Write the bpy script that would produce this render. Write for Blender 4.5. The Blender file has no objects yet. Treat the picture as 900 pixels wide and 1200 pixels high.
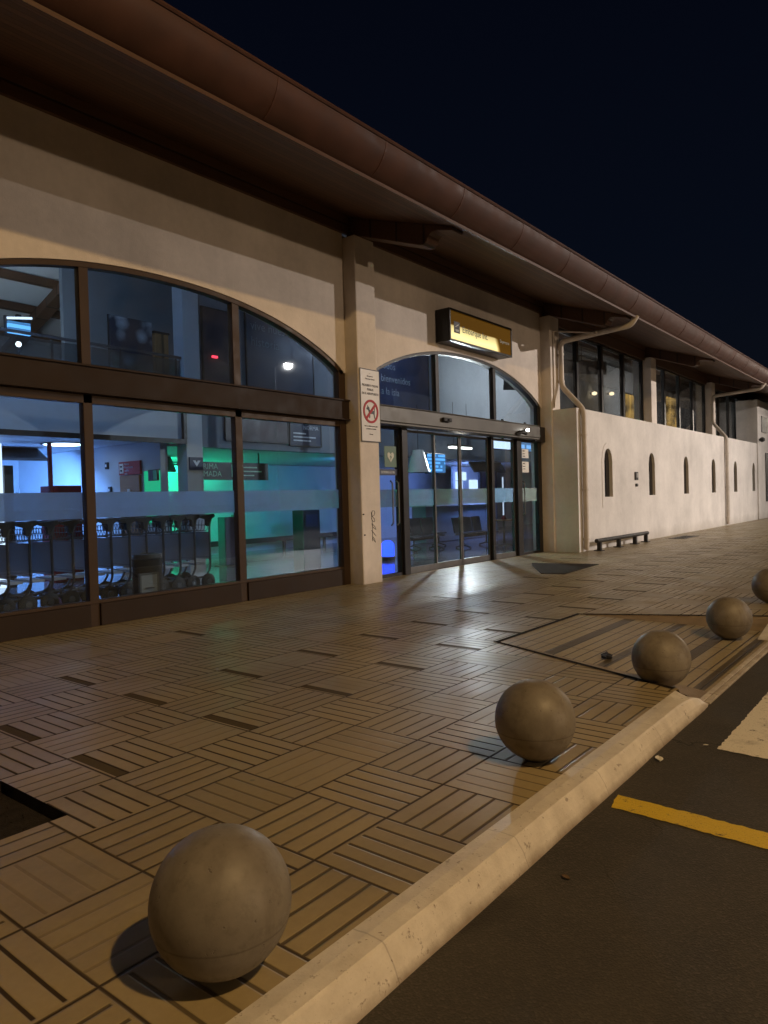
import bpy, bmesh, math, random
from math import sin, cos, pi, radians
from mathutils import Vector, Matrix
random.seed(7)
S = bpy.context.scene
COL = S.collection

# ------------------------------------------------------------------ materials
class NT:
    """small helper round a node tree"""
    def __init__(s, name):
        s.m = bpy.data.materials.new(name); s.m.use_nodes = True
        s.t = s.m.node_tree; s.t.nodes.clear()
        s.out = s.t.nodes.new('ShaderNodeOutputMaterial')
    def n(s, typ, **kw):
        nd = s.t.nodes.new('ShaderNode' + typ)
        for k, v in kw.items(): setattr(nd, k, v)
        return nd
    def put(s, sock, v):
        if v is None: return
        if hasattr(v, 'is_output') or isinstance(v, bpy.types.NodeSocket): s.t.links.new(v, sock)
        else: sock.default_value = v
    def math(s, op, a, b=None, c=None):
        nd = s.n('Math', operation=op)
        for i, v in enumerate((a, b, c)):
            if v is not None: s.put(nd.inputs[i], v)
        return nd.outputs[0]
    def mix(s, f, a, b):
        nd = s.n('Mix', data_type='RGBA'); s.put(nd.inputs[0], f); s.put(nd.inputs[6], a); s.put(nd.inputs[7], b)
        return nd.outputs[2]
    def obj(s):
        return s.n('TexCoord').outputs['Object']
    def noise(s, scale, detail=4, rough=.55, vec=None, out=0):
        nd = s.n('TexNoise'); nd.inputs['Scale'].default_value = scale
        nd.inputs['Detail'].default_value = detail; nd.inputs['Roughness'].default_value = rough
        s.put(nd.inputs['Vector'], vec if vec is not None else s.obj())
        return nd.outputs[out]
    def ramp(s, f, lo, hi, a=0., b=1.):
        nd = s.n('MapRange'); s.put(nd.inputs[0], f)
        for i, v in enumerate((lo, hi, a, b)): nd.inputs[i + 1].default_value = v
        return nd.outputs[0]
    def bsdf(s, col, rough=.6, metal=0., spec=.5, normal=None, coat=0.):
        b = s.n('BsdfPrincipled')
        s.put(b.inputs['Base Color'], col); s.put(b.inputs['Roughness'], rough); s.put(b.inputs['Metallic'], metal)
        s.put(b.inputs['Specular IOR Level'], spec); s.put(b.inputs['Normal'], normal); s.put(b.inputs['Coat Weight'], coat)
        return b.outputs[0]
    def bump(s, h, dist=.01, strength=1.):
        nd = s.n('Bump'); nd.inputs['Distance'].default_value = dist; nd.inputs['Strength'].default_value = strength
        s.put(nd.inputs['Height'], h); return nd.outputs[0]
    def done(s, sh):
        s.t.links.new(sh, s.out.inputs[0]); return s.m

def C(r, g, b): return (r, g, b, 1.)

def plain(name, col, rough=.5, metal=0., var=.12, scale=6., bump=.0, spec=.5):
    t = NT(name); n = t.noise(scale, 5)
    c2 = tuple(min(1, x * (1 + var)) for x in col[:3]) + (1,); c1 = tuple(x * (1 - var) for x in col[:3]) + (1,)
    c = t.mix(t.ramp(n, .3, .7), c1, c2)
    nm = t.bump(t.noise(scale * 9, 3), bump) if bump else None
    r = t.ramp(t.noise(scale * 2, 3), .3, .7, max(.02, rough - .08), min(1, rough + .08))
    return t.done(t.bsdf(c, r, metal, normal=nm, spec=spec))

def glow(name, col, strength):
    t = NT(name); e = t.n('Emission'); e.inputs[0].default_value = C(*col); e.inputs[1].default_value = strength
    return t.done(e.outputs[0])

def plaster(name, col, dirt=.35, low=None):
    """painted rough render: mottling, faint vertical rain streaks, splash dirt near the ground"""
    t = NT(name); o = t.obj()
    big = t.noise(.7, 6, .6); fine = t.noise(9, 6, .65)
    mp = t.n('Mapping'); t.put(mp.inputs[0], o); mp.inputs['Scale'].default_value = (1.7, 1.7, .14)
    st = t.noise(1., 5, .6, mp.outputs[0])
    k = t.math('ADD', t.math('MULTIPLY', big, .62), t.math('ADD', t.math('MULTIPLY', st, .22), t.math('MULTIPLY', fine, .18)))
    f = t.ramp(k, .36, .66)
    dark = tuple(x * (1 - dirt) for x in col) + (1,)
    c = t.mix(f, dark, C(*col))
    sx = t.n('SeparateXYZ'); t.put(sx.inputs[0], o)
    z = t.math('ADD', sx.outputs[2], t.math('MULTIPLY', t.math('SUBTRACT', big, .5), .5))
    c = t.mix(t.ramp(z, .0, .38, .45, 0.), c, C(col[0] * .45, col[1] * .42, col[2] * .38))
    nm = t.bump(t.math('ADD', t.math('MULTIPLY', fine, 1.), t.math('MULTIPLY', t.noise(60, 3), .5)), .006, .8)
    return t.done(t.bsdf(c, .78, normal=nm, spec=.25))

def glass(name, tint, refl=.05, dust=.02):
    t = NT(name)
    lw = t.n('LayerWeight'); lw.inputs[0].default_value = .5
    f = t.math('POWER', lw.outputs['Facing'], 5.)
    f = t.math('ADD', t.math('MULTIPLY', f, .9), refl)
    tr = t.n('BsdfTransparent'); tr.inputs[0].default_value = C(*tint)
    gl = t.n('BsdfGlossy'); gl.inputs['Color'].default_value = C(.9, .95, 1.); gl.inputs['Roughness'].default_value = .012
    m = t.n('MixShader'); t.put(m.inputs[0], f); t.put(m.inputs[1], tr.outputs[0]); t.put(m.inputs[2], gl.outputs[0])
    df = t.n('BsdfDiffuse'); df.inputs[0].default_value = C(.5, .5, .48)
    d = t.math('MULTIPLY', t.ramp(t.noise(2.3, 6, .7), .35, .8), dust * 2)
    m2 = t.n('MixShader'); t.put(m2.inputs[0], d); t.put(m2.inputs[1], m.outputs[0]); t.put(m2.inputs[2], df.outputs[0])
    return t.done(m2.outputs[0])

def frosted(name, col, clear):
    t = NT(name)
    df = t.n('BsdfDiffuse'); df.inputs[0].default_value = C(*col)
    tl = t.n('BsdfTranslucent'); tl.inputs[0].default_value = C(*col)
    tr = t.n('BsdfTransparent'); tr.inputs[0].default_value = C(.9, .95, 1.)
    m = t.n('MixShader'); m.inputs[0].default_value = .8; t.put(m.inputs[1], df.outputs[0]); t.put(m.inputs[2], tl.outputs[0])
    m2 = t.n('MixShader'); t.put(m2.inputs[0], t.ramp(t.noise(3, 3), .2, .8, clear - .06, clear + .06)); t.put(m2.inputs[1], m.outputs[0]); t.put(m2.inputs[2], tr.outputs[0])
    return t.done(m2.outputs[0])

def paving():
    """ribbed square tiles laid basket-weave: five ribs a tile, dark drainage ribs in some of them"""
    t = NT('ribbed_paving'); o = t.obj(); sx = t.n('SeparateXYZ'); t.put(sx.inputs[0], o)
    wob = t.noise(1.3, 2)
    x = t.math('ADD', sx.outputs[0], t.math('MULTIPLY', t.math('SUBTRACT', wob, .5), .012)); y = sx.outputs[1]
    u = t.math('DIVIDE', t.math('SUBTRACT', x, 2.24), .512); v = t.math('DIVIDE', t.math('SUBTRACT', y, 2.247), .5475)
    i = t.math('FLOOR', u); j = t.math('FLOOR', v); fu = t.math('SUBTRACT', u, i); fv = t.math('SUBTRACT', v, j)
    par = t.math('FLOORED_MODULO', t.math('ADD', i, j), 2.)           # 1: ribs across x
    g = t.math('ADD', t.math('MULTIPLY', par, fu), t.math('MULTIPLY', t.math('SUBTRACT', 1., par), fv))
    e = t.math('ADD', t.math('MULTIPLY', par, fv), t.math('MULTIPLY', t.math('SUBTRACT', 1., par), fu))
    h = t.math('FRACT', t.math('MULTIPLY', g, 5.))
    d = t.math('MINIMUM', h, t.math('SUBTRACT', 1., h))
    ed = t.math('MINIMUM', e, t.math('SUBTRACT', 1., e))
    cv = t.n('CombineXYZ'); t.put(cv.inputs[0], i); t.put(cv.inputs[1], j)
    wn = t.n('TexWhiteNoise', noise_dimensions='2D'); t.put(wn.inputs['Vector'], cv.outputs[0])
    wr = t.n('SeparateColor'); t.put(wr.inputs[0], wn.outputs['Color'])
    worn = t.ramp(wr.outputs[1], .0, .3, .12, 1.)                      # some tiles have their grooves filled with dirt
    short = t.math('MULTIPLY', worn, t.math('MAXIMUM', t.ramp(ed, .035, .05, 0., 1.), t.math('GREATER_THAN', wr.outputs[2], .45)))
    joint = t.ramp(ed, .008, .02, .9, 0.); side = t.ramp(t.math('MINIMUM', g, t.math('SUBTRACT', 1., g)), .009, .018, 1., 0.)
    dim = t.math('ADD', .8, t.math('MULTIPLY', par, .2))
    gr = t.math('MAXIMUM', t.math('MULTIPLY', t.math('MULTIPLY', t.ramp(d, .06, .092, 1., 0.), short), dim), t.math('MAXIMUM', joint, side))
    lip = t.math('MAXIMUM', t.math('MULTIPLY', t.ramp(d, .06, .12, 1., 0.), short), t.math('MAXIMUM', joint, side))
    rib = t.math('FLOOR', t.math('MULTIPLY', g, 5.)); cv2 = t.n('CombineXYZ'); t.put(cv2.inputs[0], t.math('ADD', i, t.math('MULTIPLY', rib, .13))); t.put(cv2.inputs[1], j)
    wn2 = t.n('TexWhiteNoise', noise_dimensions='2D'); t.put(wn2.inputs['Vector'], cv2.outputs[0])
    mot = t.noise(.55, 6, .65); fine = t.noise(26, 6, .7)
    base = t.mix(t.ramp(mot, .3, .7), C(.25, .194, .10), C(.39, .31, .172))
    k = t.math('ADD', t.math('MULTIPLY', wr.outputs[0], .24), t.math('ADD', t.math('MULTIPLY', wn2.outputs['Value'], .12), t.math('MULTIPLY', fine, .5)))
    base2 = t.mix(t.ramp(k, .1, .75), C(.19, .146, .068), C(.43, .345, .19))
    c = t.mix(.6, base, base2)
    st_ = t.noise(.8, 5, .65); c = t.mix(t.ramp(st_, .5, .72, 0., .38), c, C(.11, .085, .05))
    gum = t.n('TexVoronoi'); gum.inputs['Scale'].default_value = 3.1; t.put(gum.inputs['Vector'], o); c = t.mix(t.ramp(gum.outputs['Distance'], .035, .055, .55, 0.), c, C(.06, .05, .04))
    edge_ = t.math('MULTIPLY', t.ramp(ed, .0, .07, .3, 0.), t.ramp(t.noise(7, 4, .7), .4, .7)); c = t.mix(edge_, c, C(.10, .075, .045))
    # dark drainage ribs
    j3 = t.math('COMPARE', j, 3., .1); j5 = t.math('COMPARE', j, 5., .1); j8 = t.math('COMPARE', t.math('FLOORED_MODULO', j, 2.), 1., .1)
    jj = t.math('MULTIPLY', j8, t.math('GREATER_THAN', j, 2.5))
    drib = t.math('MULTIPLY', t.math('MULTIPLY', t.math('MULTIPLY', t.math('COMPARE', rib, 0., .1), t.math('GREATER_THAN', h, .22)), par), jj)
    sel = t.math('GREATER_THAN', wr.outputs[2], t.math('MULTIPLY', t.math('GREATER_THAN', j, 5.5), .62))
    drib = t.math('MULTIPLY', drib, t.math('MULTIPLY', sel, t.math('LESS_THAN', y, 8.2)))
    c = t.mix(t.math('MULTIPLY', drib, .78), c, C(.025, .018, .012))
    c = t.mix(gr, c, C(.042, .027, .013))
    nm = t.bump(t.math('ADD', t.math('MULTIPLY', lip, -1.), t.math('ADD', t.math('MULTIPLY', fine, .10), t.math('MULTIPLY', wn2.outputs['Value'], .10))), .0045, .8)
    tilt = t.bump(t.math('ADD', t.math('MULTIPLY', t.noise(1.1, 4), .02), 0.), .35, .3)
    r = t.math('ADD', t.ramp(t.noise(1.9, 5, .6), .3, .7, .28, .46), t.math('ADD', t.math('MULTIPLY', drib, .35), t.math('MULTIPLY', gr, .3)))
    sp_ = t.math('SUBTRACT', .42, t.math('MULTIPLY', t.math('MAXIMUM', drib, t.math('MULTIPLY', gr, .6)), .36))
    return t.done(t.bsdf(c, r, normal=nm, spec=sp_))

def ramp_paving():
    t = NT('ramp_paving'); o = t.obj(); sx = t.n('SeparateXYZ'); t.put(sx.inputs[0], o); y = sx.outputs[1]; x = sx.outputs[0]
    h = t.math('FRACT', t.math('DIVIDE', y, .115)); d = t.math('MINIMUM', h, t.math('SUBTRACT', 1., h))
    hx = t.math('FRACT', t.math('DIVIDE', x, 1.02)); dx = t.math('MINIMUM', hx, t.math('SUBTRACT', 1., hx))
    gr = t.math('MAXIMUM', t.ramp(d, .04, .08, 1., 0.), t.ramp(dx, .004, .01, .7, 0.))
    fine = t.noise(26, 6, .7)
    c = t.mix(t.ramp(fine, .3, .7), C(.27, .215, .125), C(.40, .33, .20))
    band = None
    for yc, w in ((3.27, .055), (2.67, .055), (2.13, .05), (1.74, .05)):
        b = t.math('LESS_THAN', t.math('ABSOLUTE', t.math('SUBTRACT', y, yc)), w)
        band = b if band is None else t.math('MAXIMUM', band, b)
    c = t.mix(t.math('MULTIPLY', band, .78), c, C(.022, .016, .01)); c = t.mix(gr, c, C(.03, .02, .012))
    nm = t.bump(t.math('ADD', t.math('MULTIPLY', gr, -1.), t.math('MULTIPLY', fine, .2)), .006, .9)
    return t.done(t.bsdf(c, .38, normal=nm))

def asphalt():
    t = NT('asphalt'); n = t.noise(150, 4, .75); b = t.noise(.45, 6, .65); m_ = t.noise(3.5, 6, .7); sp = t.n('TexVoronoi'); sp.inputs['Scale'].default_value = 110; t.put(sp.inputs['Vector'], t.obj())
    c = t.mix(t.ramp(b, .3, .7), C(.034, .030, .026), C(.060, .053, .045)); c = t.mix(t.ramp(m_, .4, .75, 0., .5), c, C(.075, .066, .055))
    c = t.mix(t.ramp(sp.outputs['Color'], .55, .9, 0., .45), c, C(.11, .098, .083)); c = t.mix(t.ramp(n, .58, .7, 0., .6), c, C(.02, .018, .016))
    oil = t.ramp(t.noise(.9, 3, .5), .63, .70); c = t.mix(t.math('MULTIPLY', oil, .55), c, C(.02, .018, .016))
    cr = t.n('TexVoronoi', feature='DISTANCE_TO_EDGE'); cr.inputs['Scale'].default_value = .55
    ds = t.n('VectorMath', operation='ADD'); t.put(ds.inputs[0], t.obj()); dn = t.n('TexNoise'); dn.inputs['Scale'].default_value = 2.2; dn.inputs['Detail'].default_value = 6; t.put(dn.inputs['Vector'], t.obj()); t.put(ds.inputs[1], dn.outputs['Color']); t.put(cr.inputs['Vector'], ds.outputs[0])
    ck = t.math('MULTIPLY', t.ramp(cr.outputs['Distance'], .001, .006, 1., 0.), t.ramp(t.noise(.7, 2), .5, .6)); c = t.mix(t.math('MULTIPLY', ck, .8), c, C(.014, .012, .01))
    h = t.math('ADD', t.math('MULTIPLY', n, .6), t.math('ADD', sp.outputs['Distance'], t.math('MULTIPLY', ck, -2.)))
    return t.done(t.bsdf(c, t.ramp(b, .3, .7, .66, .86), normal=t.bump(h, .003, .9), spec=.3))

def road_paint(name, col):
    t = NT(name); n = t.noise(14, 6, .75); b = t.noise(2.5, 5, .7)
    sp = t.noise(110, 3, .7); f = t.math('MAXIMUM', t.math('MAXIMUM', t.ramp(n, .585, .66, 0., .9), t.ramp(sp, .60, .68, 0., .7)), t.ramp(b, .56, .72, 0., .5))
    c = t.mix(f, C(*col), C(.06, .05, .04)); return t.done(t.bsdf(c, .6, normal=t.bump(t.noise(90, 3), .004)))

def kerb_mat():
    t = NT('painted_kerb'); n = t.noise(5, 6, .7); f2 = t.noise(40, 5, .7)
    c = t.mix(t.ramp(n, .35, .7), C(.58, .53, .465), C(.79, .74, .675)); c = t.mix(t.ramp(f2, .6, .74), c, C(.20, .145, .10)); chip = t.ramp(t.noise(11, 4, .7), .64, .68); c = t.mix(t.math('MULTIPLY', chip, .7), c, C(.22, .18, .14))
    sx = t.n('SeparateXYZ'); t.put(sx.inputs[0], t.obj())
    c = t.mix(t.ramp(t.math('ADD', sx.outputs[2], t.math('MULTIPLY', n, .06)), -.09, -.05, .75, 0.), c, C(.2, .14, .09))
    jx = t.math('FRACT', t.math('ADD', t.math('DIVIDE', sx.outputs[0], .98), t.math('MULTIPLY', t.noise(30, 2), .006))); jj = t.math('MINIMUM', jx, t.math('SUBTRACT', 1., jx)); c = t.mix(t.ramp(jj, .002, .005, .35, 0.), c, C(.13, .10, .075))
    return t.done(t.bsdf(c, t.ramp(n, .3, .7, .34, .6), normal=t.bump(t.math('ADD', t.math('MULTIPLY', n, .8), t.math('MULTIPLY', f2, .35)), .0035)))

def stone_ball():
    t = NT('polished_concrete_ball'); n = t.noise(3.2, 6, .65); f2 = t.noise(70, 4, .7); sp = t.noise(16, 6, .7)
    c = t.mix(t.ramp(n, .3, .72), C(.165, .143, .116), C(.285, .255, .212)); c = t.mix(t.ramp(sp, .52, .74, 0., .6), c, C(.11, .09, .068))
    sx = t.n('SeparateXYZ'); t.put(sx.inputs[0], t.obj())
    z = t.math('ADD', sx.outputs[2], t.math('MULTIPLY', t.math('SUBTRACT', n, .5), .012))
    seam = t.ramp(t.math('ABSOLUTE', t.math('SUBTRACT', z, .185)), .0, .006, .55, 0.)
    c = t.mix(seam, c, C(.07, .052, .036))
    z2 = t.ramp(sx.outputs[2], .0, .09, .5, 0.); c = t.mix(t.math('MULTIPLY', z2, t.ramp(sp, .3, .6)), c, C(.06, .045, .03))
    pits = t.ramp(t.noise(34, 3, .6), .66, .74, 0., 1.); c = t.mix(t.math('MULTIPLY', pits, .6), c, C(.07, .055, .04)); strk = t.n('Mapping'); t.put(strk.inputs[0], t.obj()); strk.inputs['Scale'].default_value = (9, 9, 1.3); c = t.mix(t.ramp(t.noise(1.5, 5, .6, strk.outputs[0]), .52, .75, 0., .4), c, C(.12, .095, .07))
    h = t.math('ADD', t.math('MULTIPLY', pits, -1.5), t.math('MULTIPLY', f2, .5)); h = t.math('ADD', h, t.math('ADD', t.math('MULTIPLY', sp, .6), t.math('MULTIPLY', seam, -.8)))
    return t.done(t.bsdf(c, t.ramp(sp, .3, .7, .40, .62), normal=t.bump(h, .0009), spec=.45))

def wood(name, col, plank=.14, axis=1):
    t = NT(name); o = t.obj(); sx = t.n('SeparateXYZ'); t.put(sx.inputs[0], o)
    p = t.math('DIVIDE', sx.outputs[axis], plank); i = t.math('FLOOR', p); f = t.math('SUBTRACT', p, i)
    wn = t.n('TexWhiteNoise', noise_dimensions='1D'); t.put(wn.inputs['W'], i)
    mp = t.n('Mapping'); t.put(mp.inputs[0], o); mp.inputs['Scale'].default_value = (.6, 14, 14) if axis else (14, .6, 14)
    g = t.noise(2., 6, .65, mp.outputs[0])
    k = t.math('ADD', t.math('MULTIPLY', g, .65), t.math('MULTIPLY', wn.outputs[0], .35))
    c = t.mix(t.ramp(k, .25, .75), tuple(x * .6 for x in col) + (1,), tuple(x * 1.25 for x in col) + (1,))
    gp = t.ramp(t.math('MINIMUM', f, t.math('SUBTRACT', 1., f)), .02, .05, 1., 0.)
    c = t.mix(gp, c, tuple(x * .2 for x in col) + (1,))
    return t.done(t.bsdf(c, .5, normal=t.bump(t.math('SUBTRACT', t.math('MULTIPLY', g, .2), gp), .004)))

def hall_tile():
    t = NT('hall_floor_tiles'); br = t.n('TexBrick'); t.put(br.inputs['Vector'], t.obj()); br.offset = 0.
    br.inputs['Color1'].default_value = C(.17, .17, .18); br.inputs['Color2'].default_value = C(.14, .14, .15); br.inputs['Mortar'].default_value = C(.12, .12, .12)
    br.inputs['Scale'].default_value = 1.; br.inputs['Mortar Size'].default_value = .008; br.inputs['Brick Width'].default_value = .6; br.inputs['Row Height'].default_value = .6
    return t.done(t.bsdf(br.outputs[0], t.ramp(t.noise(3, 4), .3, .7, .06, .16), spec=.6))

def mural():
    t = NT('mural_print'); v = t.n('TexVoronoi'); v.inputs['Scale'].default_value = 3.2; t.put(v.inputs['Vector'], t.obj())
    n = t.noise(2.2, 5); c = t.mix(t.ramp(t.math('ADD', v.outputs[0], n), .6, 1.1), C(.42, .42, .42), C(.03, .035, .05)); return t.done(t.bsdf(c, .5))

def screen_mat(name, col, strength, rows=9.):
    t = NT(name); sx = t.n('SeparateXYZ'); t.put(sx.inputs[0], t.obj())
    r = t.math('FRACT', t.math('MULTIPLY', sx.outputs[2], rows)); n = t.n('TexWhiteNoise', noise_dimensions='2D')
    cv = t.n('CombineXYZ'); t.put(cv.inputs[0], t.math('FLOOR', t.math('MULTIPLY', sx.outputs[0], 9.))); t.put(cv.inputs[1], t.math('FLOOR', t.math('MULTIPLY', sx.outputs[2], rows))); t.put(n.inputs['Vector'], cv.outputs[0])
    f = t.math('MULTIPLY', t.math('GREATER_THAN', r, .4), t.math('GREATER_THAN', n.outputs[0], .35))
    e = t.n('Emission'); t.put(e.inputs[0], t.mix(f, C(*[x * .35 for x in col]), C(*col))); e.inputs[1].default_value = strength
    return t.done(e.outputs[0])

def amber_cloth():
    """curtain with warm light from behind put into its own glow, uneven by noise"""
    t = NT('amber_lit_cloth'); n = t.noise(1.3, 3); e = t.n('Emission'); e.inputs[0].default_value = C(1., .55, .13)
    t.put(e.inputs[1], t.ramp(n, .38, .66, .2, 1.9)); return t.done(e.outputs[0])

def sign_face():
    """yellow acrylic face lit from behind by one tube low in the box; the upper part and the right end stay unlit"""
    t = NT('yellow_sign_acrylic'); sx = t.n('SeparateXYZ'); t.put(sx.inputs[0], t.obj())
    wob = t.noise(1.4, 2)
    x, z = sx.outputs[0], sx.outputs[2]
    zz = t.math('ADD', z, t.math('MULTIPLY', t.math('SUBTRACT', wob, .5), .08))
    lit = t.ramp(zz, .345, .375, 1., 0.)
    xe = t.math('ADD', x, t.math('MULTIPLY', z, .35)); lit = t.math('MULTIPLY', lit, t.ramp(xe, 2.1, 2.28, 1., 0.))
    b = t.n('BsdfPrincipled'); b.inputs['Base Color'].default_value = C(.13, .064, .003); b.inputs['Roughness'].default_value = .5; b.inputs['Specular IOR Level'].default_value = .02
    core = t.ramp(t.math('ABSOLUTE', t.math('SUBTRACT', zz, .13)), .0, .22, 1., .45)
    t.put(b.inputs['Emission Color'], t.mix(lit, C(.55, .27, .02), C(1., .83, .36)))
    t.put(b.inputs['Emission Strength'], t.math('ADD', .035, t.math('MULTIPLY', lit, t.math('MULTIPLY', core, 1.05))))
    return t.done(b.outputs[0])

M = dict(
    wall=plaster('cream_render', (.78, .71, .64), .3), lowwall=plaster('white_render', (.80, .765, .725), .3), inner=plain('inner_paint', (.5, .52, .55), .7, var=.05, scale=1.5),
    innerdark=plain('inner_dark_paint', (.16, .19, .23), .6, var=.08, scale=1.2), ceilw=plain('ceiling_panel', (.62, .63, .64), .8, var=.04, scale=2),
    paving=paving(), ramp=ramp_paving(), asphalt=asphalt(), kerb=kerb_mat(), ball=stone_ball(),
    yellow=road_paint('yellow_road_paint', (.62, .43, .025)), white=road_paint('white_road_paint', (.72, .68, .60)),
    soil=plain('dark_soil', (.028, .02, .016), .95, var=.6, scale=14, bump=.03), hill=plain('dark_hill', (.03, .04, .025), .9, var=.4, scale=.05),
    alu=plain('bronze_aluminium', (.055, .033, .018), .5, .2, scale=3, spec=.3), dark=plain('dark_metal', (.028, .026, .026), .42, .4), steel=plain('brushed_steel', (.115, .11, .10), .48, .4, scale=2.5, var=.2),
    doorframe=plain('door_aluminium', (.15, .145, .14), .38, .6), plinth=plain('plinth_panel', (.032, .02, .013), .6, .0, scale=2, spec=.2),
    glass=glass('window_glass', (.80, .88, .95)), dglass=glass('door_glass', (.74, .82, .90), .05, .03), uglass=glass('upper_glass', (.55, .58, .6), .08, .05), slitglass=plain('dark_slit_glass', (.012, .012, .014), .12),
    frost=frosted('frosted_film', (.72, .82, .95), .16), frostwarm=frosted('frosted_warm_film', (.62, .56, .44), .5), frostbright=frosted('frosted_bright_film', (.8, .82, .95), .15),
    soffit=wood('soffit_boards', (.105, .05, .025)), beam=wood('beam_timber', (.115, .055, .028), .6), plate=wood('plate_timber', (.12, .06, .03), .4, 2),
    copper=plain('brown_gutter_metal', (.066, .027, .018), .58, .1, var=.25, scale=2.2), tile=plain('roof_sheet', (.14, .06, .04), .6), pipe=plain('pipe_paint', (.52, .46, .395), .5, var=.15, scale=4),
    signframe=plain('sign_black', (.012, .012, .012), .35), signface=sign_face(), ink=plain('sign_ink', (.02, .02, .02), .5), board=plain('sign_board', (.62, .60, .57), .42, var=.06),
    red=plain('sign_red', (.40, .035, .045), .55, spec=.25), hallfloor=hall_tile(), chrome=plain('trolley_steel', (.10, .10, .105), .45, .6), black=plain('black_rubber', (.012, .012, .013), .6), panel=plain('advert_panel', (.30, .29, .28), .5, var=.1, scale=2),
    platew=plain('white_plate', (.75, .77, .8), .4), navy=plain('navy_print', (.022, .03, .065), .45, var=.3, scale=1.5), brownprint=plain('brown_print', (.06, .035, .04), .45, var=.4, scale=1.4), mural=mural(),
    whitetext=plain('white_lettering', (.62, .66, .72), .5), faint=plain('faint_lettering', (.2, .22, .25), .5), door=wood('inner_door_wood', (.40, .20, .07), .9, 0), green=plain('green_paint', (.1, .62, .35), .6), teal=plain('teal_wall', (.16, .42, .44), .6, var=.08),
    gtext=plain('pale_green_lettering', (.5, .8, .62), .5), blk=plain('printed_black', (.015, .018, .02), .4), redbox=plain('kiosk_red', (.16, .008, .014), .6, spec=.2), fabric=plain('seat_fabric', (.05, .055, .07), .8),
    lampw=glow('ceiling_lamp_glow', (.62, .78, 1.), 7.), lampwarm=glow('inner_lamp_glow', (1., .9, .72), 5.), streetlens=glow('street_lamp_lens', (1., .82, .6), 160.), streetlensw=glow('street_lamp_lens_white', (1., .93, .84), 170.),
    warmlamp=glow('warm_sconce_glow', (1., .72, .42), 5.), amber=amber_cloth(), cove=glow('green_cove_glow', (.04, 1., .45), 3.2), blueglow=glow('blue_lamp_glow', (.02, .07, 1.), 3.),
    bluescreen=screen_mat('departure_screen', (.16, .5, 1.), 1.3), bluescreen2=screen_mat('small_screen', (.3, .6, 1.), 1.1, 5.), whitescreen=glow('bright_display', (.75, .85, 1.), 1.5), redglow=glow('red_indicator', (1., .05, .08), 2.), whitebulb=glow('white_bulb', (1., .97, .9), 14.),
    lampmetal=plain('lamp_post_metal', (.2, .2, .2), .45, .6), litter=plain('dry_leaf', (.12, .07, .03), .8), paper=plain('paper_notice', (.7, .68, .64), .7), aed=plain('green_sticker', (.10, .17, .12), .5), aedw=plain('sticker_cream', (.55, .55, .45), .5),
)

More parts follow.
